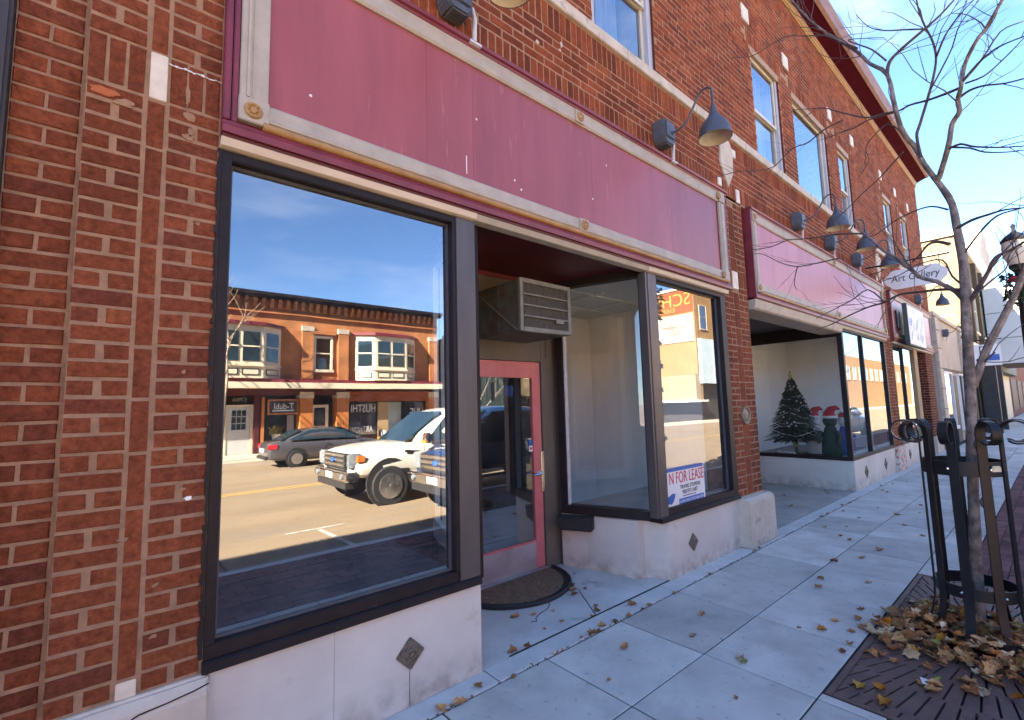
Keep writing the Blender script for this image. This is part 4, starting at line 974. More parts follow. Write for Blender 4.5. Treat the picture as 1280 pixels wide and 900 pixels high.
# hanging Art Gallery plaque, square to the wall
ag = thing('hanging_sign', 'white scalloped plaque lettered Art Gallery hanging from the wall behind the branches', 'sign', (11.5, -.05, 3.80))
W_, H_ = .88, .19
out = []
for k in range(40):
    a = 2 * math.pi * k / 40; x = math.copysign(abs(math.cos(a)) ** .55, math.cos(a)) * W_ / 2; z = math.copysign(abs(math.sin(a)) ** .6, math.sin(a)) * H_
    s_ = 1 + .05 * math.cos(6 * a) ; out.append((-.25 - W_ / 2 + x * s_, z * s_ ))
b = MB(); b.prism(out, 'x', -.018, .018); b.build('plaque', 'white_paint', ag)
b = MB(); b.tube([(-.0, .05, .34), (-.0, -1.2, .34)], .014, 8); b.tube([(0, -.35, .34), (0, -.35, .15)], .006, 6); b.tube([(0, -1.05, .34), (0, -1.05, .15)], .006, 6)
b.tube([(0, -.0, .20)] + [(0, -.02 - .22 * math.sin(k * .35), .20 + .14 * (1 - math.cos(k * .35)) / 2) for k in range(9)], .008, 6); b.build('bracket', 'black_iron', ag, smooth=True)
text('lettering', 'Art Gallery', 'ink', ag, (-.019, -.33, -.085), '-x', .72, .17, .004, .15)

# box sign standing off the third fascia, and the two small notices beside it
bs = thing('box_sign', 'pale glowing box sign standing off the maroon panel of the third shop', 'sign', (14.55, -.22, 3.18))
b = MB(); b.box(-.97, .97, -.02, .06, -.48, .48); b.build('case', 'dark_green', bs, bevel=.01)
b = MB(); b.box(-.93, .93, -.028, -.0205, -.45, .45); b.build('face', 'white_paint', bs)
fl_ = MB()
for k in range(26):
    a = rnd.uniform(-.9, .8); c = rnd.uniform(-.38, .3); fl_.tube([(a, -.0295, c), (a + rnd.uniform(-.06, .08), -.0295, c + rnd.uniform(.04, .14)), (a + rnd.uniform(-.02, .15), -.0295, c + rnd.uniform(.08, .2))], .007, 4)
fl_.build('flourish', 'banner_blue', bs, kind='stuff')
text('lettering', 'AP', 'sign_blue', bs, (-.86, -.029, -.02), '-y', .34, .18, .002)
nt_ = tag(MB().box(13.62, 13.9, -.05, -.026, 3.12, 3.5).build('notice', 'white_paint'), 'small white framed notice on the maroon panel left of the box sign', 'notice')
b = MB(); b.box(13.60, 13.62, -.055, -.026, 3.10, 3.52); b.box(13.9, 13.92, -.055, -.026, 3.10, 3.52); b.build('frame', 'bronze_frame', nt_)
tag(MB().box(16.3, 16.9, -.05, -.026, 3.1, 3.62).build('notice', 'white_paint'), 'white notice on the maroon panel right of the box sign', 'notice')

# Christmas tree in the second window
xt = thing('christmas_tree', 'small green Christmas tree with white garlands in the second shop window', 'Christmas tree', (10.35, 1.16, .462))
b = MB(); b.tube([(0, 0, 0), (0, 0, .35), (0, 0, 1.35)], [.03, .026, .012], 8); b.build('trunk', 'bark', xt)
b = MB(); b.tube([(0, 0, .16), (0, 0, .30)], .05, 8); b.prism([(-.12, -.02), (.12, -.02), (.12, .02), (-.12, .02)], 'z', 0, .04); b.prism([(-.02, -.12), (.02, -.12), (.02, .12), (-.02, .12)], 'z', 0.001, .041); b.build('stand', 'leaf_green', xt)
b = MB()
for k in range(2600):
    h = rnd.random() ** 1.25; zz = .30 + h * 1.2; r_ = .54 * (1 - h) * rnd.uniform(.8, 1.08) + .03; a = rnd.random() * 6.283; q = rnd.uniform(.4, 1.0)
    p0 = Vector((math.cos(a) * r_ * q * .55, math.sin(a) * r_ * q * .55, zz + .03)); p1 = Vector((math.cos(a) * r_ * q, math.sin(a) * r_ * q, zz - .05 * q))
    sd = Vector((-math.sin(a), math.cos(a), rnd.uniform(-.4, .4))) * rnd.uniform(.010, .022)
    b.add([p0, p1 + sd, p1 + Vector((math.cos(a), math.sin(a), -.3)) * .05, p1 - sd], [(0, 1, 2), (0, 2, 3)])
b.build('foliage', 'xmas_green', xt, recalc=False)
b = MB()
for t_ in range(6):
    zz = .48 + t_ * .17; r_ = .50 * (1 - (zz - .3) / 1.25) + .02
    b.tube([(math.cos(a * .25) * r_ * rnd.uniform(.86, 1.02), math.sin(a * .25) * r_ * rnd.uniform(.86, 1.02), zz + .05 * math.sin(a * .8 + t_ * 2) + rnd.uniform(-.02, .02) - .004 * a) for a in range(26)], [rnd.uniform(.002, .008) for a in range(26)], 4)
b.build('garland', 'tinsel', xt)
b = MB()
for k in range(60):
    h = rnd.random(); a = rnd.random() * 6.283; r_ = .52 * (1 - h) + .03; b.sphere((math.cos(a) * r_, math.sin(a) * r_, .32 + h * 1.15), .016, 6)
b.build('bauble', 'tinsel', xt, kind='stuff')
b = MB(); b.prism([(.10 * math.cos(math.pi / 2 + k * math.pi / 5) * (1 if k % 2 == 0 else .42), 1.55 + .10 * math.sin(math.pi / 2 + k * math.pi / 5) * (1 if k % 2 == 0 else .42)) for k in range(10)], 'y', -.012, .012); b.build('star', 'leaf_green', xt)
tag(MB().lathe([(.0, .03), (.1, .03), (.5, .012), (.6, .004), (.6, 0)], 24, (10.35, 1.16, .461)).build('tree_skirt', 'tree_skirt', None, smooth=True), 'dark red cloth skirt spread under the small Christmas tree', 'tree skirt')
# plush figures in red hats
def plush(loc, label, body, hat, s=1.0, arms=True):
    t = thing('plush_figure', label, 'plush figure', loc, 0, 'plush figures in red hats')
    b = MB(); b.lathe([(.001, 0), (.12, .0), (.145, .08), (.135, .25), (.105, .40), (.075, .50), (.05, .53)], 16); b.build('body', body, t, smooth=True)
    b = MB(); b.sphere((0, 0, .60), .10, 14, (1, 1, 1.05)); b.sphere((-.09, -.03, .585), .022, 8); b.build('head', 'plush_white' if body != 'plush_green' else body, t, smooth=True)
    b = MB(); b.tube([(-.06, -.11, .42), (-.13, -.16, .33), (-.16, -.13, .25)], [.04, .038, .03], 8); b.tube([(-.06, .11, .42), (-.13, .16, .33), (-.16, .13, .25)], [.04, .038, .03], 8); b.build('arm', body, t, smooth=True)
    b = MB(); b.tube([(0, 0, .655), (0, 0, .72), (.02, -.03, .79), (.02, -.10, .82), (.02, -.16, .78)], [.105, .085, .06, .035, .012], 12); o = b.build('hat', hat, t, smooth=True)
    b = MB(); b.lathe([(.09, -.02), (.115, -.018), (.12, .0), (.115, .018), (.09, .02)], 16, (0, 0, .665)); b.sphere((.02, -.17, .765), .035, 8); b.build('hat_trim', 'plush_white', o, smooth=True)
    t.scale = (s, s, s)
    return t
plush((10.1, .48, .46), 'dark green plush figure with a red hat standing by the corner of the second window', 'plush_green', 'santa_red', 1.12)
plush((10.75, .42, .46), 'blue plush snowman with a red hat behind the corner of the second window', 'plush_blue', 'santa_red', 1.05)
plush((10.62, .9, .46), 'white plush figure with a red hat further back in the second window', 'plush_white', 'santa_red', 1.1)
pf = thing('picture_frame', 'small framed picture leaning in the second shop window beside the snowman', 'picture', (10.15, .20, .462))
b = MB(); b.obox((0, 0, .12), (.10, 0, .0), (0, .006, -.002), (0, .035, .12)); b.build('frame', 'white_paint', pf)
b = MB(); b.obox((0, -.006, .12), (.06, 0, .0), (0, .004, -.001), (0, .022, .075)); b.build('picture', 'plush_orange', pf)

# ---------------------------------------------------------------- street tree, guard, grate
LIMBS = [
 ('trunk', 0.034, 0.019, [(4.448,-1.851,-0.071),(4.4,-1.879,0.456),(4.36,-1.913,0.982),(4.324,-1.952,1.509),(4.28,-1.983,2.036),(4.315,-1.997,2.418),(4.345,-1.987,2.65),(4.375,-1.974,2.862),(4.381,-1.932,3.002)]),
 ('limb', 0.0231, 0.0153, [(4.336,-1.974,1.603),(4.315,-2.051,1.817),(4.306,-2.132,1.989),(4.295,-2.21,2.154),(4.274,-2.281,2.329),(4.212,-2.383,2.498)]),
 ('limb', 0.0184, 0.0064, [(4.381,-1.932,3.002),(4.344,-1.859,3.192),(4.35,-1.818,3.345),(4.285,-1.774,3.439),(4.232,-1.753,3.626),(4.238,-1.729,3.904),(4.321,-1.626,4.089),(4.36,-1.549,4.257),(4.507,-1.438,4.473),(4.542,-1.354,4.611),(4.533,-1.239,4.803),(4.54,-1.14,5.015),(4.558,-1.052,5.231)]),
 ('limb', 0.0136, 0.0051, [(4.238,-1.729,3.904),(4.248,-1.749,3.997),(4.252,-1.827,4.057),(4.245,-1.961,4.119),(4.256,-2.044,4.171),(4.268,-2.131,4.247)]),
 ('limb', 0.0177, 0.0076, [(4.361,-1.922,3.058),(4.269,-1.998,3.228),(4.283,-2.03,3.385),(4.249,-2.074,3.435),(4.237,-2.074,3.515),(4.182,-2.099,3.562),(4.195,-2.131,3.719),(4.111,-2.202,3.8),(4.151,-2.245,3.87),(4.083,-2.332,3.967),(4.128,-2.383,4.063)]),
 ('limb', 0.0109, 0.0045, [(4.325,-1.849,3.244),(4.36,-1.836,3.42),(4.374,-1.859,3.506),(4.41,-1.914,3.695),(4.433,-1.955,3.849),(4.441,-1.979,3.982),(4.418,-1.974,4.098),(4.368,-1.947,4.215),(4.333,-1.93,4.314),(4.31,-1.925,4.424)]),
 ('limb', 0.0075, 0.0031, [(4.441,-1.979,3.982),(4.339,-2.029,4.021),(4.369,-2.066,4.104),(4.29,-2.134,4.127),(4.357,-2.203,4.223)]),
 ('limb', 0.0061, 0.0026, [(4.408,-1.917,3.718),(4.34,-2.003,3.819),(4.259,-2.077,3.9),(4.159,-2.135,3.983),(4.249,-2.232,4.138)]),
 ('limb', 0.0082, 0.0031, [(4.274,-2.0,3.217),(4.195,-2.062,3.194),(4.119,-2.12,3.124),(4.046,-2.182,3.064),(3.99,-2.259,3.008),(3.952,-2.352,2.962)]),
 ('limb', 0.0068, 0.0026, [(4.29,-2.015,3.227),(4.244,-2.101,3.166),(4.183,-2.17,3.086),(4.152,-2.269,3.031),(4.099,-2.35,2.991)]),
 ('limb', 0.0088, 0.0038, [(4.245,-2.083,3.531),(4.227,-2.136,3.545),(4.16,-2.205,3.509),(4.118,-2.295,3.454),(4.076,-2.387,3.418)]),
 ('limb', 0.0082, 0.0031, [(4.185,-2.106,3.599),(4.122,-2.191,3.647),(4.049,-2.262,3.653),(3.972,-2.325,3.626),(3.919,-2.408,3.594)]),
 ('limb', 0.0068, 0.0026, [(4.177,-2.098,3.583),(4.275,-2.202,3.738),(4.363,-2.302,3.924),(4.46,-2.393,3.984),(4.519,-2.448,4.013)]),
 ('limb', 0.0061, 0.0026, [(4.205,-2.123,3.593),(4.157,-2.211,3.57),(4.231,-2.285,3.654),(4.153,-2.353,3.669),(4.213,-2.416,3.756)]),
 ('limb', 0.0095, 0.0031, [(4.242,-2.088,3.595),(4.298,-2.008,3.619),(4.397,-1.901,3.672),(4.442,-1.811,3.708),(4.496,-1.728,3.723),(4.644,-1.601,3.809),(4.677,-1.5,3.832),(4.722,-1.406,3.833),(4.757,-1.307,3.858),(4.788,-1.203,3.867)]),
 ('limb', 0.0082, 0.0026, [(4.496,-1.728,3.723),(4.536,-1.635,3.768),(4.556,-1.524,3.799),(4.623,-1.339,3.971),(4.63,-1.226,4.071),(4.645,-1.115,4.128),(4.548,-1.03,4.125)]),
 ('limb', 0.0068, 0.0026, [(4.646,-1.351,3.903),(4.639,-1.209,3.883),(4.648,-1.078,3.829),(4.65,-0.947,3.829),(4.651,-0.803,3.737),(4.55,-0.71,3.688),(4.496,-0.538,3.734),(4.449,-0.366,3.741),(4.355,-0.282,3.713)]),
 ('limb', 0.0068, 0.0026, [(4.359,-1.551,4.288),(4.481,-1.418,4.493),(4.489,-1.311,4.627),(4.485,-1.184,4.701),(4.362,-1.08,4.705),(4.363,-0.949,4.714),(4.332,-0.787,4.685),(4.291,-0.627,4.748)]),
 ('limb', 0.0061, 0.002, [(4.229,-1.734,4.003),(4.205,-1.663,4.125),(4.235,-1.572,4.244),(4.298,-1.508,4.353),(4.265,-1.604,4.286),(4.33,-1.721,4.25)]),
 ('limb', 0.0061, 0.002, [(4.241,-1.957,4.113),(4.255,-1.847,4.189),(4.267,-1.735,4.265),(4.294,-1.64,4.377),(4.337,-1.568,4.552)]),
 ('limb', 0.0163, 0.0064, [(4.28,-1.995,2.125),(4.359,-1.946,2.243),(4.381,-1.845,2.342),(4.433,-1.765,2.397),(4.442,-1.715,2.465),(4.538,-1.617,2.606),(4.584,-1.536,2.694),(4.635,-1.463,2.811),(4.634,-1.406,2.896),(4.66,-1.375,2.994),(4.648,-1.37,3.034)]),
 ('limb', 0.0082, 0.0031, [(4.644,-1.413,2.882),(4.613,-1.324,2.903),(4.628,-1.208,2.934),(4.628,-1.077,2.945),(4.633,-0.952,2.969),(4.551,-0.881,2.964),(4.534,-0.731,2.937),(4.504,-0.574,2.951)]),
 ('limb', 0.0109, 0.0038, [(4.323,-1.982,2.247),(4.405,-1.858,2.285),(4.494,-1.739,2.305),(4.574,-1.611,2.324),(4.608,-1.503,2.286),(4.635,-1.392,2.271),(4.644,-1.261,2.227),(4.652,-1.129,2.174),(4.551,-1.036,2.13)]),
 ('limb', 0.0061, 0.0026, [(4.607,-1.503,2.292),(4.629,-1.405,2.412),(4.654,-1.286,2.353),(4.647,-1.14,2.29),(4.66,-1.012,2.242)]),
 ('limb', 0.0061, 0.0026, [(4.562,-1.253,2.706),(4.576,-1.134,2.705),(4.586,-1.01,2.71),(4.507,-0.94,2.699),(4.506,-0.816,2.766),(4.498,-0.691,2.872),(4.425,-0.63,2.882)]),
 ('limb', 0.0054, 0.002, [(4.517,-0.95,2.699),(4.505,-0.928,2.616),(4.503,-0.917,2.539),(4.521,-0.926,2.497)]),
 ('limb', 0.015, 0.0057, [(4.291,-2.007,2.151),(4.257,-2.054,2.222),(4.233,-2.113,2.322),(4.193,-2.154,2.398),(4.187,-2.219,2.425),(4.124,-2.301,2.454)]),
 ('limb', 0.0082, 0.0031, [(4.233,-2.113,2.322),(4.287,-2.172,2.422),(4.338,-2.225,2.496),(4.264,-2.303,2.56)]),
 ('limb', 0.0109, 0.0038, [(4.336,-1.982,2.672),(4.278,-2.067,2.692),(4.22,-2.15,2.688),(4.157,-2.226,2.677),(4.115,-2.319,2.648)]),
 ('limb', 0.0122, 0.0038, [(4.303,-1.941,2.571),(4.377,-1.878,2.621),(4.392,-1.824,2.617),(4.417,-1.773,2.565),(4.504,-1.711,2.537)]),
 ('limb', 0.0082, 0.0031, [(4.313,-2.003,2.482),(4.322,-2.095,2.612),(4.259,-2.182,2.677),(4.206,-2.268,2.675),(4.261,-2.318,2.693)]),
 ('limb', 0.0068, 0.0026, [(4.355,-1.952,2.824),(4.401,-1.868,2.889),(4.445,-1.775,2.903),(4.462,-1.653,2.874),(4.535,-1.511,2.821),(4.561,-1.401,2.827)]),
 ('limb', 0.0061, 0.0026, [(4.417,-1.744,3.359),(4.482,-1.663,3.321),(4.539,-1.572,3.266),(4.569,-1.457,3.2),(4.603,-1.344,3.128),(4.638,-1.233,3.056)]),
 ('limb', 0.0054, 0.002, [(4.285,-1.774,3.439),(4.445,-1.671,3.627),(4.486,-1.57,3.594),(4.562,-1.498,3.554),(4.586,-1.506,3.457),(4.671,-1.44,3.41)]),
 ('limb', 0.0068, 0.0026, [(4.33,-1.991,2.268),(4.33,-1.935,2.353),(4.408,-1.888,2.492),(4.42,-1.766,2.496),(4.427,-1.632,2.439),(4.453,-1.52,2.425)]),
 ('limb', 0.0061, 0.0026, [(4.235,-2.03,2.182),(4.255,-2.124,2.27),(4.321,-2.191,2.344),(4.333,-2.212,2.43),(4.399,-2.281,2.519)]),
 ('limb', 0.0095, 0.0038, [(4.348,-2.007,1.771),(4.31,-2.038,1.756),(4.291,-2.095,1.811)]),
]
def grow(t, limbs, seed, n_twigs, name_wood='bark', twig_mat='twig', tw=(.25, .75)):
    rr = random.Random(seed); tw_mb = MB()
    for nm, r0, r1, pts in limbs:
        b = MB()
        P = [Vector(p) for p in pts]
        # smooth the polyline a little and add knots
        Q = []
        for i in range(len(P) - 1):
            p0, p1, p2, p3 = P[max(i - 1, 0)], P[i], P[i + 1], P[min(i + 2, len(P) - 1)]
            for s_ in (0, .33, .66):
                Q.append(.5 * ((2 * p1) + (p2 - p0) * s_ + (2 * p0 - 5 * p1 + 4 * p2 - p3) * s_ ** 2 + (3 * p1 - p0 - 3 * p2 + p3) * s_ ** 3))
        Q.append(P[-1])
        rad = [(r0 + (r1 - r0) * i / (len(Q) - 1)) * rr.uniform(.93, 1.08) for i in range(len(Q))]
        b.tube(Q, rad, 12 if r0 > .03 else 7)
        b.build('trunk' if nm == 'trunk' else 'branch', name_wood if r0 > .015 else twig_mat, t, smooth=True)
        if nm == 'trunk': continue
        L_ = sum((Q[i + 1] - Q[i]).length for i in range(len(Q) - 1))
        for k in range(max(2, int(n_twigs * L_))):
            i = rr.randrange(len(Q) // 4, len(Q) - 1); p = Q[i].lerp(Q[i + 1], rr.random()); d = (Q[i + 1] - Q[i]).normalized()
            v = (d + Vector((rr.uniform(-1, 1), rr.uniform(-1, 1), rr.uniform(-.7, 1))) * .9).normalized()
            ln = rr.uniform(*tw) * (1 if r1 > .004 else .7); m_ = 5; pp = [p]
            for s_ in range(m_):
                v = (v + Vector((rr.uniform(-1, 1), rr.uniform(-1, 1), rr.uniform(-.7, .9))) * .28).normalized(); pp.append(pp[-1] + v * ln / m_)
            ra = min(r1, .0045) * rr.uniform(.7, 1)
            tw_mb.tube(pp, [ra, ra * .85, ra * .7, ra * .6, ra * .5, ra * .35], 4, False)
            if rr.random() < .55:
                q = pp[2]; v2 = (v + Vector((rr.uniform(-1, 1), rr.uniform(-1, 1), rr.uniform(-.6, .8)))).normalized(); tw_mb.tube([q, q + v2 * ln * .2, q + v2 * ln * .42 + Vector((0, 0, .02))], [ra * .6, ra * .5, ra * .3], 4, False)
    tw_mb.build('twigs', twig_mat, t, recalc=False, kind='stuff')
tr_ = thing('street_tree', 'bare young street tree with a forked trunk growing through the black tree guard', 'tree', (0, 0, 0))
grow(tr_, LIMBS, 3, 6.0, tw=(.22, .75))
kn = MB()
for (z, a) in ((1.66, 3.0), (1.22, 3.9), (.85, 3.4), (2.0, 4.4), (1.62, 5.0)):
    kn.sphere((4.325 + 0.018 * math.cos(a), -1.958 + .018 * math.sin(a), z), .026, 10, (1, 1, 1.5))
kn.build('knot', 'bark', tr_, smooth=True)

gx, gy = 4.28, -1.88
tg = thing('tree_guard', 'black iron tree guard of flat bars curling outward into scrolls at the top', 'tree guard', (gx, gy, 0))
GR = .203
def ring(z0, z1, r, w=.010):
    b = MB(); n = 40; vs = []
    for k in range(n):
        a = 2 * math.pi * k / n
        for rr_, zz in ((r, z0), (r + w, z0), (r + w, z1), (r, z1)): vs.append((rr_ * math.cos(a), rr_ * math.sin(a), zz))
    fs = [(4 * k + i, 4 * k + (i + 1) % 4, 4 * ((k + 1) % n) + (i + 1) % 4, 4 * ((k + 1) % n) + i) for k in range(n) for i in range(4)]
    return b.add(vs, fs)
ring(1.035, 1.125, GR - .012).build('upper_band', 'black_iron', tg, smooth=True)
ring(.285, .355, GR - .012).build('lower_band', 'black_iron', tg, smooth=True)
ring(.012, .075, GR + .035, .014).build('foot_band', 'black_iron', tg, smooth=True)
NB = 9
for k in range(NB):
    a = 2 * math.pi * (k + .35) / NB; ca, sa = math.cos(a), math.sin(a)
    # side profile in (radius, height): foot flares out, shaft, scroll curling out and down
    pr = [(GR + .045, .02), (GR + .045, .06), (GR + .02, .14), (GR + .005, .22), (GR, .30), (GR, .7), (GR, 1.2), (GR, 1.30)]
    for s_ in range(1, 16):
        th = math.pi - s_ * (1.72 * math.pi / 15); rs = .080 * (1 - .22 * s_ / 15); pr.append((GR + .080 + rs * math.cos(th), 1.305 + rs * math.sin(th)))
    hw, tk = .024, .0045; vs = []; fs = []
    for i, (r_, z_) in enumerate(pr):
        p0, p1 = pr[max(i - 1, 0)], pr[min(i + 1, len(pr) - 1)]; tx, tz = p1[0] - p0[0], p1[1] - p0[1]; l = math.hypot(tx, tz); nx, nz = tz / l, -tx / l
        for (sx, sy) in ((-1, -1), (1, -1), (1, 1), (-1, 1)):
            rr_, zz, ss = r_ + nx * tk * sy, z_ + nz * tk * sy, hw * sx
            vs.append((rr_ * ca - ss * sa, rr_ * sa + ss * ca, zz))
    m_ = len(pr)
    fs = [(4 * i + j, 4 * i + (j + 1) % 4, 4 * i + 4 + (j + 1) % 4, 4 * i + 4 + j) for i in range(m_ - 1) for j in range(4)] + [(3, 2, 1, 0), tuple(4 * (m_ - 1) + j for j in range(4))]
    b = MB(); b.add(vs, fs); o = b.build('bar', 'black_iron', tg, smooth=True)
bt = MB()
for a in (2.9, 3.9): 
    bt.sphere(((GR + .004) * math.cos(a), (GR + .004) * math.sin(a), 1.08), .010, 8); bt.sphere(((GR + .004) * math.cos(a), (GR + .004) * math.sin(a), .32), .010, 8)
bt.build('bolt', 'chrome', tg, kind='stuff')
pl = MB(); a = 4.05; pl.obox(((GR + .006) * math.cos(a), (GR + .006) * math.sin(a), 1.082), (-.028 * math.sin(a), .028 * math.cos(a), 0), (.003 * math.cos(a), .003 * math.sin(a), 0), (0, 0, .013))
for s_ in (-.016, 0, .016): pl.sphere(((GR + .006) * math.cos(a) - s_ * math.sin(a), (GR + .006) * math.sin(a) + s_ * math.cos(a), 1.097), .009, 8)
pl.build('maker_plate', 'cream_trim', tg)

# slotted tree grate
gt = thing('tree_grate', 'rust brown cast iron tree grate with radiating slots set in the sidewalk', 'tree grate', ((GX0 + GX1) / 2, (GY0 + GY1) / 2, 0))
ox, oy = (GX0 + GX1) / 2, (GY0 + GY1) / 2; hx, hy = (GX1 - GX0) / 2 - .004, (GY1 - GY0) / 2 - .004; tx, ty = gx - ox, gy - oy
b = MB(); b.box(-hx, hx, -hy, hy, -.05, -.021); b.build('soil_bed', 'soil', gt)
b = MB(); e = .035
b.box(-hx, hx, -hy, -hy + e, -.02, .0); b.box(-hx, hx, hy - e, hy, -.02, .0); b.box(-hx, -hx + e, -hy + e, hy - e, -.02, .0); b.box(hx - e, hx, -hy + e, hy - e, -.02, .0); b.build('frame', 'grate_iron', gt, bevel=.003)
def clip(poly, x0, x1, y0, y1):
    for ax, lim, sgn in ((0, x0, 1), (0, x1, -1), (1, y0, 1), (1, y1, -1)):
        out = []
        for i in range(len(poly)):
            p, q = poly[i], poly[(i + 1) % len(poly)]; ip, iq = sgn * (p[ax] - lim) >= 0, sgn * (q[ax] - lim) >= 0
            if ip: out.append(p)
            if ip != iq:
                s_ = (lim - p[ax]) / (q[ax] - p[ax]); out.append((p[0] + (q[0] - p[0]) * s_, p[1] + (q[1] - p[1]) * s_))
        poly = out
        if len(poly) < 3: return []
    return poly
slot = MB(); e2 = e + .001
bands = [(.30, .335, 0, 0), (.335, .50, 44, .011), (.50, .53, 0, 0), (.53, .73, 64, .011), (.73, .755, 0, 0), (.755, .98, 88, .011), (.98, 1.0, 0, 0), (1.0, 1.25, 110, .011), (1.25, 1.27, 0, 0), (1.27, 1.8, 130, .011)]
for r0, r1, nb, gap in bands:
    n = nb or 72
    for k in range(n):
        a0, a1 = 2 * math.pi * k / n, 2 * math.pi * (k + 1) / n
        g0, g1 = gap / 2 / r0, gap / 2 / r1
        q = [(tx + r0 * math.cos(a0 + g0), ty + r0 * math.sin(a0 + g0)), (tx + r1 * math.cos(a0 + g1), ty + r1 * math.sin(a0 + g1)), (tx + r1 * math.cos(a1 - g1), ty + r1 * math.sin(a1 - g1)), (tx + r0 * math.cos(a1 - g0), ty + r0 * math.sin(a1 - g0))]
        c = clip(q, -hx + e2, hx - e2, -hy + e2, hy - e2)
        if len(c) >= 3: slot.prism(c, 'z', -.02, -.0012 - .0004 * (gap == 0))
slot.build('slotted_plate', 'grate_iron', gt, kind='stuff')

# ---------------------------------------------------------------- fallen leaves
def leaf_mesh(k, m):
    rr = random.Random(100 + k); n = 13; s = rr.uniform(.028, .045)
    pts = []
    for i in range(n):
        a = 2 * math.pi * i / n; lobe = (.74 if i % 2 else .98) * rr.uniform(.82, 1.1) * (1.15 if i == 0 else 1)
        pts.append((math.cos(a) * s * lobe, math.sin(a) * s * lobe * .8))
    cx, cy = rr.uniform(-.7, .7), rr.uniform(.8, 2.4)
    f = lambda x, y: (abs(x) ** 1.5 * 2.4 * cx + y * y / s * .35 * cy + rr.uniform(0, .006))
    inner = [(x * .5, y * .5) for x, y in pts]
    vs = [(0, 0, .004)] + [(x, y, .002 + f(x, y)) for x, y in inner] + [(x, y, .003 + f(x, y) + rr.uniform(0, .010)) for x, y in pts]
    fs = [(0, 1 + i, 1 + (i + 1) % n) for i in range(n)] + [(1 + i, 1 + n + i, 1 + n + (i + 1) % n, 1 + (i + 1) % n) for i in range(n)]
    o_ = len(vs); vs += [(s * .9, -.0012, .008), (s * .9, .0012, .008), (s * 1.9, .0, .010 + rr.uniform(0, .012))]; fs += [(o_, o_ + 1, o_ + 2)]
    zmin = min(v[2] for v in vs); vs = [(x, y, z - zmin + .0005) for x, y, z in vs]
    me = bpy.data.meshes.new('fallen_leaf'); me.from_pydata(vs, [], fs); me.materials.append(MATS[m]); me.polygons.foreach_set('use_smooth', [True] * len(me.polygons))
    return me
LV = [leaf_mesh(k, 'leaf') for k in range(9)]; LO = [leaf_mesh(20 + k, 'leaf_orange') for k in range(3)]; LG = [leaf_mesh(30 + k, 'leaf_green') for k in range(2)]
def leaf(x, y, z, label, group, pool=LV, s=1.0, tilt=.15, rz=None):
    o = bpy.data.objects.new('fallen_leaf', rnd.choice(pool)); C.objects.link(o)
    o.location = (x, y, z); o.rotation_euler = (rnd.uniform(-tilt, tilt), rnd.uniform(-tilt, tilt), rnd.uniform(0, 6.28) if rz is None else rz); o.scale = (s, s, s)
    return tag(o, label, 'leaf', group)
LW = ('dry brown fallen leaf lying on the concrete sidewalk slabs', 'leaves scattered on the sidewalk')
LE = ('brown fallen leaf caught along the joint in front of the shop fronts', 'leaves along the shop front joint')
LD = ('brown fallen leaf on the entry floor around the door mat', 'leaves by the door')
LGt = ('brown fallen leaf lying on the slotted tree grate', 'leaves on the tree grate')
LP = ('dry leaf in the heap blown around the foot of the tree guard', 'leaf heap at the tree guard')
LR = ('brown leaf on the floor of the second shop recess', 'leaves in the second recess')
for x, y, s in ((1.62, -.10, 1.1), (1.36, -.13, 1.3), (1.46, -.155, .9), (2.55, -.14, .9), (2.68, -.12, 1.1), (2.80, -.14, .8), (2.95, -.15, .7), (3.12, -.05, .9), (3.20, -.15, .6), (3.55, -.16, .6), (4.15, -.15, .8), (5.1, -.15, .9), (5.25, -.14, .7), (7.15, -.15, 1.1), (7.4, -.16, .8), (8.1, -.14, .9), (8.35, -.17, .7), (9.6, -.15, .8), (10.3, -.15, .8), (2.45, -.13, .6), (2.60, -.155, .7)):
    leaf(x, y, .004, *LE, s=s)
for k in range(16): leaf(rnd.uniform(1.2, 3.4), -.150 + rnd.uniform(-.012, .012), .001, *LE, s=rnd.uniform(.25, .5), tilt=.4)
for x, y, s in ((2.55, -.40, .9), (3.35, -.5, 1.0), (3.0, -.62, .7), (2.95, -.95, .9), (3.62, -1.05, .6), (4.5, -.9, 1.2), (4.72, -.85, .9), (5.3, -.8, 1.3), (5.6, -.95, 1.0), (6.0, -1.0, 1.2), (6.2, -.7, .8), (6.6, -.35, 1.0), (7.4, -.5, .8), (7.9, -.8, 1.1), (8.8, -.9, .9), (2.2, -.55, .4), (2.55, -1.1, .5), (4.9, -1.15, .9), (6.9, -1.2, .9), (3.9, -1.18, .9), (4.05, -1.28, 1.1), (3.8, -1.3, .8), (3.95, -1.33, 1.0), (3.6, -1.34, .9), (4.25, -1.25, .7)):
    leaf(x, y, .002, *LW, s=s)
for k in range(12): leaf(rnd.uniform(6, 13), rnd.uniform(-1.35, -.2), .002, *LW, s=rnd.uniform(.5, .9))
tag(leaf(2.92, -.98, .002, '', None, LG, 1.0), 'yellow green fallen leaf alone on a sidewalk slab', 'leaf').pop('group', None)
o = leaf(3.70, -1.16, .002, '', None, LO, 1.0); tag(o, 'bright orange fallen leaf on the slab just left of the tree grate', 'leaf')
for x, y, s in ((2.33, .40, .9), (2.45, .33, .8), (2.95, .38, 1.3), (3.0, .45, 1.1), (3.06, .52, 1.0), (3.1, .4, .7), (2.83, .05, 1.0), (2.9, .12, .9), (2.74, .02, .7), (2.0, .04, 1.1), (2.1, .02, 1.0), (2.52, .12, .5), (3.18, .86, 1.0), (3.22, .8, .9), (3.12, .84, .8), (2.35, .12, .5), (2.6, .28, .5), (3.3, .7, .5)):
    leaf(x, y, .008, *LD, s=s)
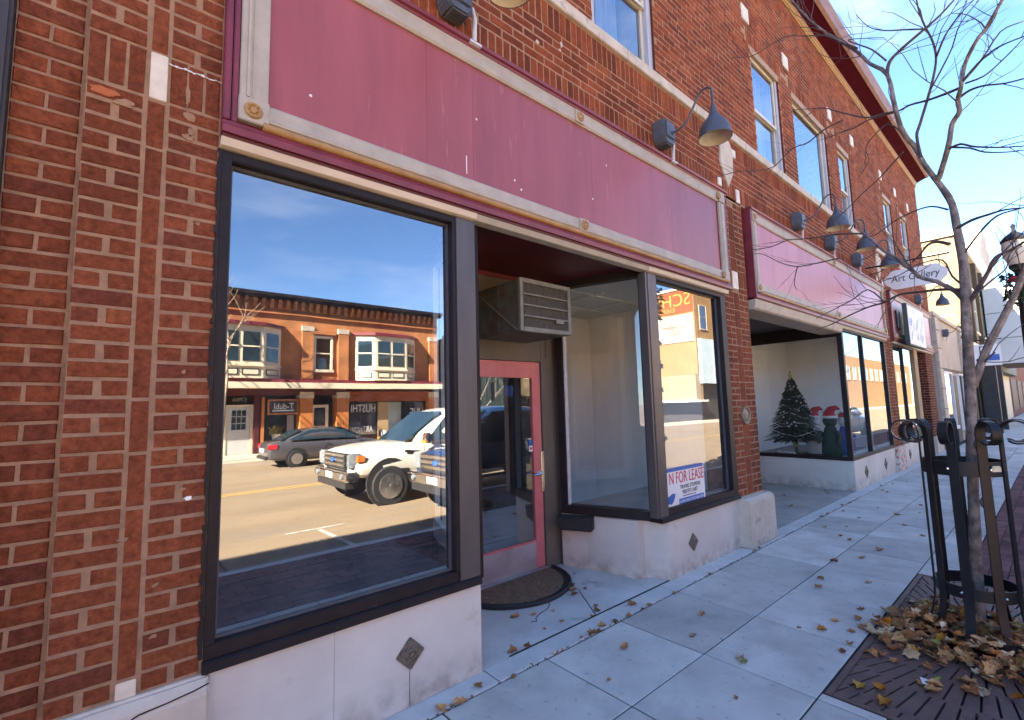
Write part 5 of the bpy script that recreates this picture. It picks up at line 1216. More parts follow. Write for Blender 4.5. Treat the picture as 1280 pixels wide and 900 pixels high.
for k in range(14):
    a = rnd.uniform(3.3, 6.1); r_ = rnd.uniform(.2, .48); leaf(2.72 + r_ * math.cos(a), .945 + r_ * math.sin(a), .031, *LD, s=rnd.uniform(.25, .6))
for k in range(26): leaf(rnd.uniform(GX0 + .1, GX1 - .2), rnd.uniform(GY0 + .1, GY1 - .05), .002, *LGt, s=rnd.uniform(.5, 1.2))
for x, y in ((3.05, -1.62), (3.18, -1.58), (3.12, -1.50)): tag(leaf(x, y, .003, '', None, LO, 1.25), 'orange fallen leaf at the near left corner of the tree grate', 'leaf', 'orange leaves on the grate')
def heap(k):
    a = rnd.uniform(0, 6.283); r_ = abs(rnd.gauss(.33, .14)) if k % 4 else rnd.uniform(.05, .68)
    if math.cos(a) < -.2: r_ *= 1.15
    h = .13 * math.exp(-((r_ - .27) / .2) ** 2) * rnd.random()
    return gx - .09 + r_ * math.cos(a), gy + r_ * math.sin(a) * .85 + .03, .003 + h
for k in range(170):
    x, y, h = heap(k)
    if y > GY1 + .05: continue
    leaf(x, y, h + .012, *LP, pool=LV if rnd.random() < .85 else (LO if rnd.random() < .6 else LG), s=rnd.uniform(.7, 1.2), tilt=.8)
lit = MB()
for k in range(420):
    x, y, h = heap(k); me = rnd.choice(LV); m_ = Matrix.Translation((x, y, h * .6)) @ Matrix.Rotation(rnd.uniform(0, 6.28), 4, 'Z') @ Matrix.Rotation(rnd.uniform(-.7, .7), 4, 'X') @ Matrix.Scale(rnd.uniform(.7, 1.4), 4)
    lit.add([m_ @ v.co for v in me.vertices], [tuple(p.vertices) for p in me.polygons])
lo = lit.build('leaf_litter', 'leaf', None, kind='stuff', recalc=False); tag(lo, 'litter of smaller dry leaves under the heap around the tree guard', 'leaf litter')
for k in range(12): leaf(rnd.uniform(6.2, 9.2), rnd.uniform(.1, 1.2), .008, *LR, s=rnd.uniform(.6, 1.0))
tag(MB().obox((3.42, -1.73, .006), (.03, .01, 0), (-.008, .02, .004), (0, 0, .003)).build('paper_scrap', 'white_paint'), 'small white scrap of paper on the tree grate', 'litter')
# ---------------------------------------------------------------- buildings further along this side
def win(parent, x0, x1, z0, z1, y, face, frame='far_cream', glass='far_glass', fw=.08, bars=1, name='window'):
    """a framed window on a wall that faces -y, +y or -x (x0..x1 then runs along y, y is the wall's x)"""
    f = MB(); p = MB()
    s = {'-y': -1, '+y': 1, '-x': -1}[face]
    def bx(mb, a, b_, c, d, o0, o1):
        lo, hi = sorted((y + s * o0, y + s * o1))
        if face == '-x': mb.box(lo, hi, a, b_, c, d)
        else: mb.box(a, b_, lo, hi, c, d)
    bx(f, x0, x0 + fw, z0, z1, -.03, .05); bx(f, x1 - fw, x1, z0, z1, -.03, .05); bx(f, x0 + fw, x1 - fw, z1 - fw, z1, -.03, .05); bx(f, x0 - .04, x1 + .04, z0 - .06, z0 + fw * .6, -.03, .09)
    for k in range(bars):
        zz = z0 + (z1 - z0) * (k + 1) / (bars + 1); bx(f, x0 + fw, x1 - fw, zz - .025, zz + .025, -.02, .03)
    o = f.build(name, frame, parent)
    bx(p, x0 + fw, x1 - fw, z0 + fw * .6, z1 - fw, .004, .010); p.build('pane', glass, o)
    k = MB(); bx(k, x0 + fw, x1 - fw, z0 + fw * .6, z1 - fw, -.35, -.02); k.build('room', 'store_dark', o)
    return o
def block(name, label, x0, x1, y0, y1, z1, m, z0=-.5):
    t = thing(name, label, 'building', ((x0 + x1) / 2, y0, 0)); t.location = (0, 0, 0)
    b = MB(); b.box(x0, x1, y0, y1, z0, z1); b.build('wall', m, t); return t
t = block('stone_shop', 'low beige stone shop just beyond the brick building', 18.55, 24.6, .0, 12, 3.95, 'beige_stone')
b = MB(); b.box(18.5, 24.62, -.07, .3, 3.951, 4.06); b.build('coping', 'limestone', t)
b = MB(); b.box(18.52, 19.1, -.09, -.001, .0, 3.9); b.build('pier', 'limestone', t, bevel=.01); b = MB(); b.box(23.9, 24.5, -.09, -.001, .0, 3.9); b.build('pier', 'limestone', t, bevel=.01)
for z in (.55, 1.15, 1.75, 2.35, 2.95, 3.5):
    b = MB(); b.box(18.515, 19.105, -.0945, -.0905, z, z + .02); b.build('stone_joint', 'joint_dirt', t)
b = MB(); b.box(19.11, 23.89, -.05, -.001, 2.32, 2.40); b.build('lintel', 'bronze_frame', t)
win(t, 19.3, 20.9, .55, 2.3, -.02, '-y', 'white_paint', 'shop_glass', .06, 0); win(t, 22.4, 23.8, .4, 2.3, -.02, '-y', 'white_paint', 'shop_glass', .06, 0)
b = MB(); b.box(21.2, 22.1, -.03, -.002, .0, 2.2); b.build('door', 'store_dark', t)
l6 = another(lamp, (19.9, 0, 4.0), 0, 'grey wall lamp at the top of the low beige stone shop'); l6.location = (20.4, -.02, 3.55)
t = block('cream_building', 'tall pale yellow building with a sunlit bare side wall above the low stone shop', 24.7, 34.0, -.06, 14, 7.75, 'cream_brick')
b = MB(); b.box(24.6, 34.1, -.2, .2, 7.751, 7.95); b.build('coping', 'limestone', t); b = MB(); b.box(24.6, 24.95, .21, 14, 7.751, 7.85); b.build('coping', 'limestone', t)
for a in (24.72, 27.7, 30.8, 33.5): b = MB(); b.box(a, a + .45, -.22, -.061, .0, 7.74); b.build('pilaster', 'cream_brick', t)
for a in (25.5, 28.5, 31.5):
    win(t, a, a + 1.9, 4.3, 6.4, -.07, '-y', 'far_cream', 'upper_glass'); win(t, a, a + 1.9, .5, 2.6, -.07, '-y', 'store_dark', 'shop_glass', .1, 0)
b = MB(); b.box(25.2, 33.4, -.30, -.062, 2.9, 3.6); b.build('shop_fascia', 'far_cream', t)
for a in (27.0, 29.9): b = MB(); b.box(a, a + .35, -.7, -.25, .0, 2.89); b.build('column', 'store_dark', t)
for z in (4.6, 5.9, 7.1): b = MB(); b.box(24.67, 24.699, .05, 9, z, z + .08); b.build('string_course', 'limestone', t)
t = block('stepped_building', 'pale building with a stepped gable beyond the cream one', 34.2, 46, -.1, 14, 9.2, 'far_cream')
for k in range(3): b = MB(); b.box(36 + k * 1.3, 44 - k * 1.3, -.1, .4, 9.201 + k * .7, 9.2 + (k + 1) * .7); b.build('gable_step', 'limestone', t)
for a in (35.2, 38.2, 41.2, 44): win(t, a, a + 1.5, 4.6, 7, -.11, '-y', 'limestone', 'upper_glass')
b = MB(); b.box(34.2, 46, -.5, -.11, 2.7, 3.3); b.build('shop_fascia', 'dark_green', t)
t = block('row_building', 'red brown row of shops far down the sidewalk', 46.2, 90, -.1, 14, 8.2, 'side_brick')
for k in range(12): win(t, 47 + k * 3.5, 48.6 + k * 3.5, 4.4, 6.4, -.11, '-y', 'far_cream', 'upper_glass'); 
for k in range(6): b = MB(); b.box(47 + k * 7, 52 + k * 7, -.13, -.101, .4, 2.6); b.build('shop_window', 'store_dark', t)
b = MB(); b.box(46.2, 90, -.5, .3, 8.201, 8.6); b.build('coping', 'limestone', t)
# big grey panelled box that overhangs the sidewalk
t = thing('canopy_box', 'large plain grey panelled canopy box overhanging the sidewalk behind the lamp post', 'canopy', (33, -.3, 3))
for k in range(3):
    b = MB(); b.box(0, 5, -2.25, .1, .02 + k * 1.26, 1.26 + k * 1.26); b.build('panel', 'grey_metal', t, bevel=.012)
b = MB(); b.box(.02, 4.98, -2.23, .09, -.04, .018); b.build('soffit', 'store_dark', t)
t = thing('hanging_sign', 'white and blue hanging shop sign with scrolled ironwork behind the street tree', 'sign', (24.4, -.10, 2.6))
b = MB(); b.box(-.03, .03, -.95, -.05, .0, .78); b.build('board', 'white_paint', t, bevel=.01)
b = MB(); b.box(-.036, -.031, -.90, -.42, .18, .40); b.build('blue_panel', 'sign_blue', t)
text('lettering', 'D', 'ink', t, (-.033, -.40, .42), '-x', .22, .3, .003)
b = MB(); b.tube([(0, .05, .95), (0, -1.0, .95)], .018, 6)
for q in (-.25, -.7): b.tube([(0, q + .12 * math.cos(k * .5), 1.02 + .12 * math.sin(k * .5)) for k in range(10)], .012, 5)
b.build('bracket', 'black_iron', t)
# the neighbour to the left, at the very edge of the picture, and the unseen row behind the camera's shoulder, drawn long to cast the road's shadow
t = block('neighbour_building', 'dark painted shop front at the left edge of the photo', -34, -.44, .05, 12, 8.3, 'side_brick', 0)
b = MB(); b.box(-4.0, -.333, -.01, .2, .49, 8.0); b.build('dark_front', 'store_dark', t, bevel=.01)
b = MB(); b.box(-34, -.45, -.36, .3, 8.301, 8.62); b.build('cornice', 'maroon_dark', t)

# ---------------------------------------------------------------- the opposite side of the street (seen in the glass)
YF = -20.0
OB = thing('opposite_building', 'orange brick two storey building with cream bay windows across the street', 'building', (0, 0, 0))
def op(name, mb, m, parent=None, **k): return mb.build(name, m, parent if parent is not None else OB, **k)
ox0, ox1 = -3.2, 13.75
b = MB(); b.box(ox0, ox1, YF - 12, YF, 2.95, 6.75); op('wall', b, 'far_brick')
b = MB(); b.box(ox0, ox1, YF - 12, YF - 1.3, -.4, 2.949); op('shop_wall', b, 'store_dark')
b = MB(); b.box(ox0 - .1, ox1 + .1, YF + .001, YF + .32, 6.55, 6.66); b.box(ox0 - .15, ox1 + .15, YF - .5, YF + .4, 6.661, 6.80); op('cornice', b, 'bronze_frame')
for k in range(int((ox1 - ox0) / .33)):
    x = ox0 + .1 + k * .33; b = MB(); b.box(x, x + .17, YF + .001, YF + .16, 6.16, 6.54); b.box(x + .02, x + .15, YF + .161, YF + .25, 6.34, 6.54); op('corbel', b, 'far_brick')
b = MB(); b.box(ox0, ox1, YF + .001, YF + .10, 5.92, 6.02); op('string_course', b, 'far_brick')
for x in (-3.2, .3, 6.55, 8.22, 13.2):
    b = MB(); b.box(x, x + .5, YF + .001, YF + .13, 2.96, 5.25); op('pilaster', b, 'far_brick'); b = MB(); b.box(x - .02, x + .52, YF + .001, YF + .15, 5.251, 5.48); op('capital', b, 'limestone')
    b = MB(); b.box(x, x + .55, YF - .6, YF + .05, -.25, 2.15); op('shop_pier', b, 'orange_frame'); b = MB(); b.box(x - .03, x + .58, YF - .6, YF + .08, 2.151, 2.45); op('capital', b, 'limestone')
def bay(x0, x1, d=.55, z0=3.02, z1=5.25):
    c = (x1 - x0) * .24
    pl = [(x0, YF + .002), (x0 + c, YF + d), (x1 - c, YF + d), (x1, YF + .002)]
    b = MB(); b.prism(pl, 'z', z0, z1); w = op('bay_window', b, 'far_cream')
    b = MB(); e = .10; b.prism([(x0 - .15, YF + .002), (x0 + c - .05, YF + d + .13), (x1 - c + .05, YF + d + .13), (x1 + .15, YF + .002)], 'z', z1 + .001, z1 + .14); b.build('bay_roof', 'maroon', w)
    b = MB(); b.prism([(x0 - .06, YF + .002), (x0 + c - .02, YF + d + .07), (x1 - c + .02, YF + d + .07), (x1 + .06, YF + .002)], 'z', z0 + .50, z0 + .58); b.build('bay_sill', 'far_cream', w)
    for (p, q) in zip(pl, pl[1:]):
        P, Q = Vector((*p, 0)), Vector((*q, 0)); dd = (Q - P); L = dd.length; dd.normalize(); nn = Vector((-dd.y, dd.x, 0))
        if nn.y < 0: nn = -nn
        n_ = 1 if L < 1.2 else 2
        for k in range(n_):
            s0 = .14 + k * (L - .14) / n_; s1 = s0 + (L - .14) / n_ - .16; mid = P + dd * (s0 + s1) / 2 + nn * .012
            zz0, zz1 = z0 + .72, z1 - .28
            f = MB(); f.obox((mid.x, mid.y, (zz0 + zz1) / 2), dd * (s1 - s0) / 2, nn * .008, (0, 0, (zz1 - zz0) / 2)); o = f.build('window', 'car_glass', w)
            f = MB(); f.obox((mid.x + nn.x * .012, mid.y + nn.y * .012, (zz0 + zz1) / 2), dd * (s1 - s0) / 2, nn * .012, (0, 0, .03)); f.build('sash_bar', 'far_cream', o)
            m2 = P + dd * (s0 + s1) / 2 + nn * .012; f = MB(); f.obox((m2.x, m2.y, z0 + .26), dd * (s1 - s0) / 2, nn * .010, (0, 0, .13)); o2 = f.build('bay_panel', 'bronze_frame', w)
            f = MB(); f.obox((m2.x + nn.x * .004, m2.y + nn.y * .004, z0 + .26), dd * ((s1 - s0) / 2 - .035), nn * .010, (0, 0, .095)); f.build('panel_field', 'far_cream', o2)
bay(2.35, 5.68); bay(9.1, 12.35); bay(-2.6, -.2)
win(OB, 6.98 + .1, 7.98, 3.45, 5.08, YF + .002, '+y', 'far_cream', 'far_glass', .11)
b = MB(); b.box(6.95, 8.1, YF + .001, YF + .14, 5.15, 5.30); op('window_hood', b, 'far_brick')
# shop level: long cornice, red band, shop fronts
b = MB(); b.box(ox0, ox1, YF + .002, YF + .55, 2.60, 2.86); op('shop_cornice', b, 'far_cream'); b = MB(); b.box(ox0, ox1, YF + .002, YF + .45, 2.861, 3.01); op('shop_cornice_top', b, 'maroon')
b = MB(); b.box(8.75, 13.2, YF - .2, YF + .03, 1.98, 2.5); op('red_fascia', b, 'red_band'); b = MB(); b.box(ox0, 8.7, YF - .2, YF - .02, 2.3, 2.6); op('dark_fascia', b, 'maroon_dark')
d = MB(); d.box(3.75, 4.62, YF - .5, YF - .42, -.22, 1.80); dd_ = op('shop_door', d, 'grey_metal'); d = MB()
for i in range(3):
    for j in range(3): d.box(3.93 + i * .19, 4.09 + i * .19, YF - .419, YF - .41, .85 + j * .29, 1.10 + j * .29)
d.build('door_panes', 'car_glass', dd_); d = MB(); d.box(3.62, 3.74, YF - .5, YF - .40, -.22, 1.92); d.box(4.63, 4.75, YF - .5, YF - .40, -.22, 1.92); d.box(3.74, 4.63, YF - .5, YF - .40, 1.81, 1.92); d.build('door_frame', 'far_cream', dd_)
text('door_number', '5704', 'beige_trim', OB, (4.50, YF - .49, 2.05), '+y', .55, .16, .02)
d = MB(); d.box(4.75, 4.95, YF - .5, YF - .2, -.22, 2.3); op('shop_pier', d, 'maroon_dark')
d = MB(); d.box(5.02, 5.14, YF - .35, YF - .2, -.22, 2.25); op('orange_post', d, 'orange_frame')
d = MB(); d.box(5.02, 6.55, YF - 1.0, YF - .95, .15, 2.2); op('shop_pane', d, 'car_glass')
d = MB(); d.box(4.95, 6.55, YF - .6, YF - .3, -.22, .12); op('stall_riser', d, 'maroon_dark')
sg = thing('shop_sign', 'black sign with blue lettering in an orange frame over the shop across the street', 'sign', (5.87, YF - .12, 1.78))
d = MB(); d.box(-.63, .63, -.04, .02, -.34, .34); d.build('frame', 'orange_frame', sg); d = MB(); d.box(-.56, .56, .0201, .03, -.27, .27); d.build('board', 'ink', sg)
text('lettering', 'T-dubl', 'white_paint', sg, (.42, .031, -.10), '+y', .8, .26, .006); d = MB(); d.box(-.45, .45, .031, .036, -.19, -.14); d.build('underline', 'banner_blue', sg)
pp = thing('potted_plant', 'leafy green plant in a white pot in the shop window across the street', 'plant', (5.75, YF - .7, .16))
d = MB(); d.lathe([(.0, 0), (.13, 0), (.2, .42), (.19, .42), (.0, .40)], 14); d.build('pot', 'white_paint', pp, smooth=True)
d = MB()
for k in range(60):
    a = rnd.random() * 6.28; r_ = rnd.uniform(.1, .32); z = rnd.uniform(.42, .85); d.add([(0, 0, .4), (r_ * math.cos(a), r_ * math.sin(a), z), (r_ * math.cos(a + .35) * 1.1, r_ * math.sin(a + .35) * 1.1, z - .08)], [(0, 1, 2)])
d.build('foliage', 'leaf_green', pp, recalc=False)
cu = MB(); vs = []
for k in range(17): vs += [(6.2 + k * .02, YF - .75 + .03 * (k % 2), .15), (6.2 + k * .02, YF - .75 + .03 * (k % 2), 1.4)]
cu.add(vs, [(2 * k, 2 * k + 2, 2 * k + 3, 2 * k + 1) for k in range(16)]); op('shop_curtain', cu, 'curtain', recalc=False)
win(OB, 7.15, 7.95, -.2, 1.85, YF - .4, '+y', 'far_cream', 'far_glass', .14, 1, 'shop_door')
d = MB(); d.box(8.75, 13.2, YF - .9, YF - .3, -.22, .28); op('stall_riser', d, 'maroon_dark')
win(OB, 8.85, 10.35, .3, 1.95, YF - .3, '+y', 'bronze_frame', 'upper_glass', .05, 0)
for (x, z, w, h, s_) in ((10.25, 1.45, 1.25, .38, 'HUSTHI'), (10.1, .45, .5, .3, 'ART'), (9.55, .42, .6, .3, 'NOW')): text('window_lettering', s_, 'white_paint', OB, (x, YF - .24, z), '+y', w, h, .004)
d = MB(); d.box(10.36, 10.9, YF - .35, YF - .15, -.2, 1.95); op('shop_pier', d, 'buff_siding')
win(OB, 12.0, 13.15, .3, 1.95, YF - .3, '+y', 'bronze_frame', 'upper_glass', .05, 0)
text('window_lettering', 'HUE', 'white_paint', OB, (13.0, YF - .24, 1.1), '+y', .8, .5, .004)
d = MB(); d.box(10.9, 12.0, YF - .95, YF - .9, -.2, 1.95); op('entry_shutter', d, 'banner_blue')

t = block('green_building', 'dark green metal sided building beside the orange brick one across the street', 14.6, 21.5, YF - 14, YF - .6, 5.6, 'dark_green')
b = MB(); b.box(14.5, 21.6, YF - .62, YF - .4, 5.25, 5.75); b.build('eave', 'limestone', t)
for k in range(14): b = MB(); b.box(14.7 + k * .48, 14.74 + k * .48, YF - .599, YF - .57, 1.7, 5.2); b.build('seam', 'dark_green', t)
b = MB(); b.box(14.8, 21.3, YF - .599, YF - .5, 1.35, 1.6); b.build('ledge', 'limestone', t); win(t, 15.2, 17.6, .2, 1.3, YF - .58, '+y', 'limestone', 'far_glass', .08, 0); win(t, 18.2, 20.8, .2, 1.3, YF - .58, '+y', 'limestone', 'far_glass', .08, 0)
t = block('left_row', 'plain brick row across the street to the left', -40, -3.4, YF - 12, YF - .2, 6.2, 'far_brick')
for k in range(9): win(t, -38 + k * 3.7, -36.4 + k * 3.7, 3.4, 5.1, YF - .19, '+y', 'far_cream', 'far_glass')
# department store: the sunlit side wall carries the painted sign
XS = 42.3; ys = YF + .2
DS = thing('department_store', 'large buff building with a painted store sign on its side wall, across the street', 'building', (0, 0, 0))
b = MB(); b.box(XS, 62, -48, ys, 4.2, 12.6); b.build('wall', 'buff_wall', DS); b = MB(); b.box(XS + .8, 62, -48, ys - .3, -.4, 4.199); b.build('ground_floor', 'store_dark', DS)
b = MB(); b.box(XS - .12, 62.1, -48, ys + .12, 12.601, 12.85); b.build('coping', 'limestone', DS)
b = MB(); b.box(XS - .05, XS - .001, -34, ys - .06, 10.3, 12.5); sgb = b.build('painted_band', 'red_band', DS)
text('band_lettering', 'SCHROE', 'gold_letter', sgb, (XS - .052, ys - .3, 11.0), '-x', 6.3, 1.25, .02); text('band_lettering', 'DEPARTMENT', 'gold_letter', sgb, (XS - .052, ys - 2.0, 10.45), '-x', 5.0, .42, .02)
b = MB(); b.box(XS - .10, XS - .001, ys - 4.5, ys - .1, 7.4, 10.1); ad = b.build('painted_advert', 'advert_white', DS)
b = MB()
for (a0, a1, c0, c1) in ((-4.7, -.7, 9.86, 9.90), (-4.7, -.7, 7.58, 7.62), (-4.7, -4.66, 7.62, 9.86), (-.74, -.7, 7.62, 9.86)): b.box(XS - .11, XS - .101, ys + .4 + a0, ys + .4 + a1, c0, c1)
b.build('advert_border', 'banner_blue', ad)
wg = [(-1.7, 8.75), (-2.3, 9.15), (-3.2, 9.35), (-4.1, 9.45), (-3.7, 9.2), (-4.0, 9.15), (-3.5, 9.0), (-3.7, 8.92), (-3.1, 8.8), (-2.6, 8.55), (-2.3, 8.2), (-1.9, 8.3)]
b = MB()
for q0, q1, c0, c1 in ((-3.9, -1.9, 9.42, 9.3), (-3.75, -1.8, 9.22, 9.12), (-3.5, -1.75, 9.02, 8.95), (-3.1, -1.7, 8.82, 8.75), (-2.6, -1.65, 8.6, 8.5), (-1.95, -1.6, 9.3, 8.2), (-2.4, -1.65, 8.3, 8.15)): b.bar((XS - .104, ys + q0, c0), (XS - .104, ys + q1, c1), .006, .10, (1, 0, 0))
b.build('wing_emblem', 'red_band', ad, kind='stuff')
text('advert_lettering', 'RED WING', 'ink', ad, (XS - .108, ys - .9, 8.75), '-x', 2.5, .32, .01); text('advert_lettering', 'SHOES', 'ink', ad, (XS - .108, ys - 1.3, 8.2), '-x', 1.5, .32, .01)
b = MB(); b.box(XS - .5, XS + .8, -48, ys, 1.75, 4.15); b.build('siding', 'buff_siding', DS)
for k in range(9): b = MB(); b.box(XS - .52, XS - .501, -48, ys - .01, 1.95 + k * .25, 1.99 + k * .25); b.build('siding_board', 'beige_trim', DS)
b = MB(); b.box(XS - 1.1, XS + .8, -48, ys + .5, 1.55, 1.745); b.build('ledge', 'white_paint', DS)
for k in range(3): win(DS, 43.2 + k * 3, 44.6 + k * 3, 8.6, 11.0, ys + .001, '+y', 'limestone', 'far_glass')
for k in range(2): b = MB(); b.box(42.5 + k * 2.3, 44.7 + k * 2.3, ys + .05, ys + .35, 3.3, 7.6); b.build('blue_cladding', 'banner_blue', DS)
t = block('lot_building', 'low tan building across the street before the large buff store', 24, 38.5, YF - 16, YF - 5, 4.2, 'buff_siding')
for k in range(4): win(t, 25 + k * 3.4, 27.4 + k * 3.4, .6, 2.4, YF - 4.99, '+y', 'bronze_frame', 'far_glass')
t = block('far_row', 'pale row of buildings across the street in the distance', 64, 140, YF - 14, YF, 8.5, 'buff_wall')
for k in range(20): win(t, 65.5 + k * 3.6, 67.2 + k * 3.6, 4.6, 6.8, YF + .001, '+y', 'limestone', 'far_glass')

# ---------------------------------------------------------------- vehicles
def loft(mb, stations, top):
    """stations: (x, z_low, z_high, half_low, half_high); top bulge; closed ends"""
    rings = []
    for x, zl, zh, hl, hh in stations:
        zm = zl + (zh - zl) * .55; hm = max(hl, hh) * 1.015
        half = [(hl * .86, zl), (hl, zl + (zh - zl) * .12), (hm, zm), (hh, zl + (zh - zl) * .86), (hh * .88, zh), (hh * .45, zh + top)]
        rings.append([(x, y, z) for y, z in half] + [(x, -y, z) for y, z in half[::-1]])
    n = len(rings[0]); vs = [v for r_ in rings for v in r_]; fs = []
    for i in range(len(rings) - 1):
        for k in range(n): fs.append((i * n + k, i * n + (k + 1) % n, (i + 1) * n + (k + 1) % n, (i + 1) * n + k))
    fs += [tuple(range(n)), tuple((len(rings) - 1) * n + k for k in range(n))[::-1]]
    mb.add(vs, fs)
def wheel(t, x, y, r_, w, five=True):
    s = 1 if y > 0 else -1
    b = MB(); b.lathe([(r_ * .6, -w / 2), (r_ * .94, -w / 2), (r_, -w * .35), (r_, w * .35), (r_ * .94, w / 2), (r_ * .6, w / 2)], 24, (x, y, r_), 'y'); o = b.build('wheel', 'tyre', t, smooth=True)
    b = MB(); yo = y + s * w * .42; b.lathe([(0, 0), (r_ * .64, 0), (r_ * .64, s * .03), (r_ * .58, s * .03), (r_ * .56, s * .006), (0, s * .006)], 24, (x, yo, r_), 'y'); b.build('rim', 'car_trim', o)
    b = MB()
    for k in range(5):
        a = 2 * math.pi * k / 5 + .3; b.bar((x + .04 * math.cos(a), yo + s * .03, r_ + .04 * math.sin(a)), (x + r_ * .6 * math.cos(a), yo + s * .028, r_ + r_ * .6 * math.sin(a)), r_ * .26, .03, (0, 1, 0))
    b.lathe([(0, 0), (r_ * .14, 0), (r_ * .1, s * .04), (0, s * .04)], 12, (x, yo + s * .02, r_), 'y'); b.lathe([(r_ * .55, 0), (r_ * .66, 0), (r_ * .64, s * .035), (r_ * .57, s * .035)], 24, (x, yo, r_), 'y'); b.build('spoke', 'rim', o)
def rounded(o, lv=2):
    md_ = o.modifiers.new('smooth', 'SUBSURF'); md_.levels = lv; md_.render_levels = lv; return o
def sedan(name, label, loc, rz, paint, s=1.0, cat='car', group=None):
    t = thing(name, label, cat, loc, rz, group); t.scale = (s, s, s)
    b = MB(); loft(b, [(-2.42, .42, .78, .66, .62), (-2.35, .30, .95, .80, .74), (-2.0, .24, 1.00, .88, .82), (-1.2, .22, 1.00, .91, .86), (0, .21, .97, .92, .88), (1.1, .22, .95, .91, .86), (1.7, .24, .88, .89, .82), (2.25, .28, .76, .82, .72), (2.42, .38, .64, .68, .58)], .03); rounded(b.build('body', paint, t, smooth=True))
    b = MB(); loft(b, [(-1.95, .95, .985, .74, .70), (-1.15, .95, 1.38, .80, .60), (-.6, .95, 1.44, .82, .62), (.25, .95, 1.43, .82, .62), (1.35, .93, .96, .76, .72)], .02); rounded(b.build('roof', paint, t, smooth=True))
    for sy in (-1, 1):
        def pane(p, nm='side_window'):
            q = MB(); vs = [(x, sy * y, z) for x, y, z in p]; vs2 = [(x, sy * (y - .02), z) for x, y, z in p]; n = len(p)
            q.add(vs + vs2, [tuple(range(n)), tuple(range(n, 2 * n))[::-1]] + [(i, (i + 1) % n, n + (i + 1) % n, n + i) for i in range(n)]); q.build(nm, 'car_glass', t)
        pane([(-1.25, .835, 1.02), (-.42, .842, 1.02), (-.42, .690, 1.38), (-.95, .69, 1.36)]); pane([(-.34, .842, 1.02), (.95, .825, 1.01), (.42, .70, 1.34), (-.34, .69, 1.385)]); pane([(-1.72, .80, 1.02), (-1.32, .83, 1.02), (-1.02, .70, 1.34)])
        q = MB(); q.box(-2.405, -2.05, sy * .60 - .14, sy * .60 + .22 * (sy > 0) + .14 * (sy < 0) if sy > 0 else sy * .60 + .14, .70, .88) if False else q.obox((-2.22, sy * .70, .80), (.16, sy * .035, 0), (-.02, sy * .12, 0), (0, 0, .085)); q.build('tail_light', 'tail_red', t, bevel=.02)
        q = MB(); q.obox((2.2, sy * .64, .66), (.14, -sy * .04, 0), (.03, sy * .13, 0), (0, 0, .07)); q.build('headlight', 'headlight', t, bevel=.02)
        q = MB(); q.lathe([(0, -.02), (.40, -.02), (.40, .03), (0, .03)], 20, (-1.42, sy * .895, .34), 'y'); q.lathe([(0, -.02), (.40, -.02), (.40, .03), (0, .03)], 20, (1.45, sy * .875, .34), 'y'); q.build('wheel_arch', 'car_trim', t)
        q = MB(); q.obox((.95, sy * .96, 1.0), (.06, 0, 0), (0, .09, 0), (0, 0, .06)); q.build('mirror', paint, t, bevel=.02)
        q = MB(); q.box(-.385, -.377, sy * .927 - .006, sy * .927 + .006, .32, .96); q.box(-.30, -.16, sy * .925 - .012, sy * .925 + .012, .82, .85); q.build('door_seam', 'car_trim', t)
    q = MB(); q.obox((-1.56, 0, 1.19), (.36, 0, .18), (0, .62, 0), (-.01, 0, .012)); q.build('rear_window', 'car_glass', t); q = MB(); q.obox((.83, 0, 1.20), (.50, 0, -.225), (0, .62, 0), (.01, 0, .012)); q.build('windscreen', 'car_glass', t)
    q = MB(); q.box(-2.445, -2.41, -.26, .26, .60, .74); q.build('plate', 'white_paint', t); q = MB(); q.box(2.38, 2.44, -.5, .5, .42, .54); q.build('grille', 'car_trim', t); q = MB(); q.box(-2.46, -2.35, -.7, .7, .33, .46); q.build('bumper', 'car_trim', t, bevel=.03)
    for x in (-1.42, 1.45):
        for y in (-.84, .84): wheel(t, x, y, .325, .21)
    return t
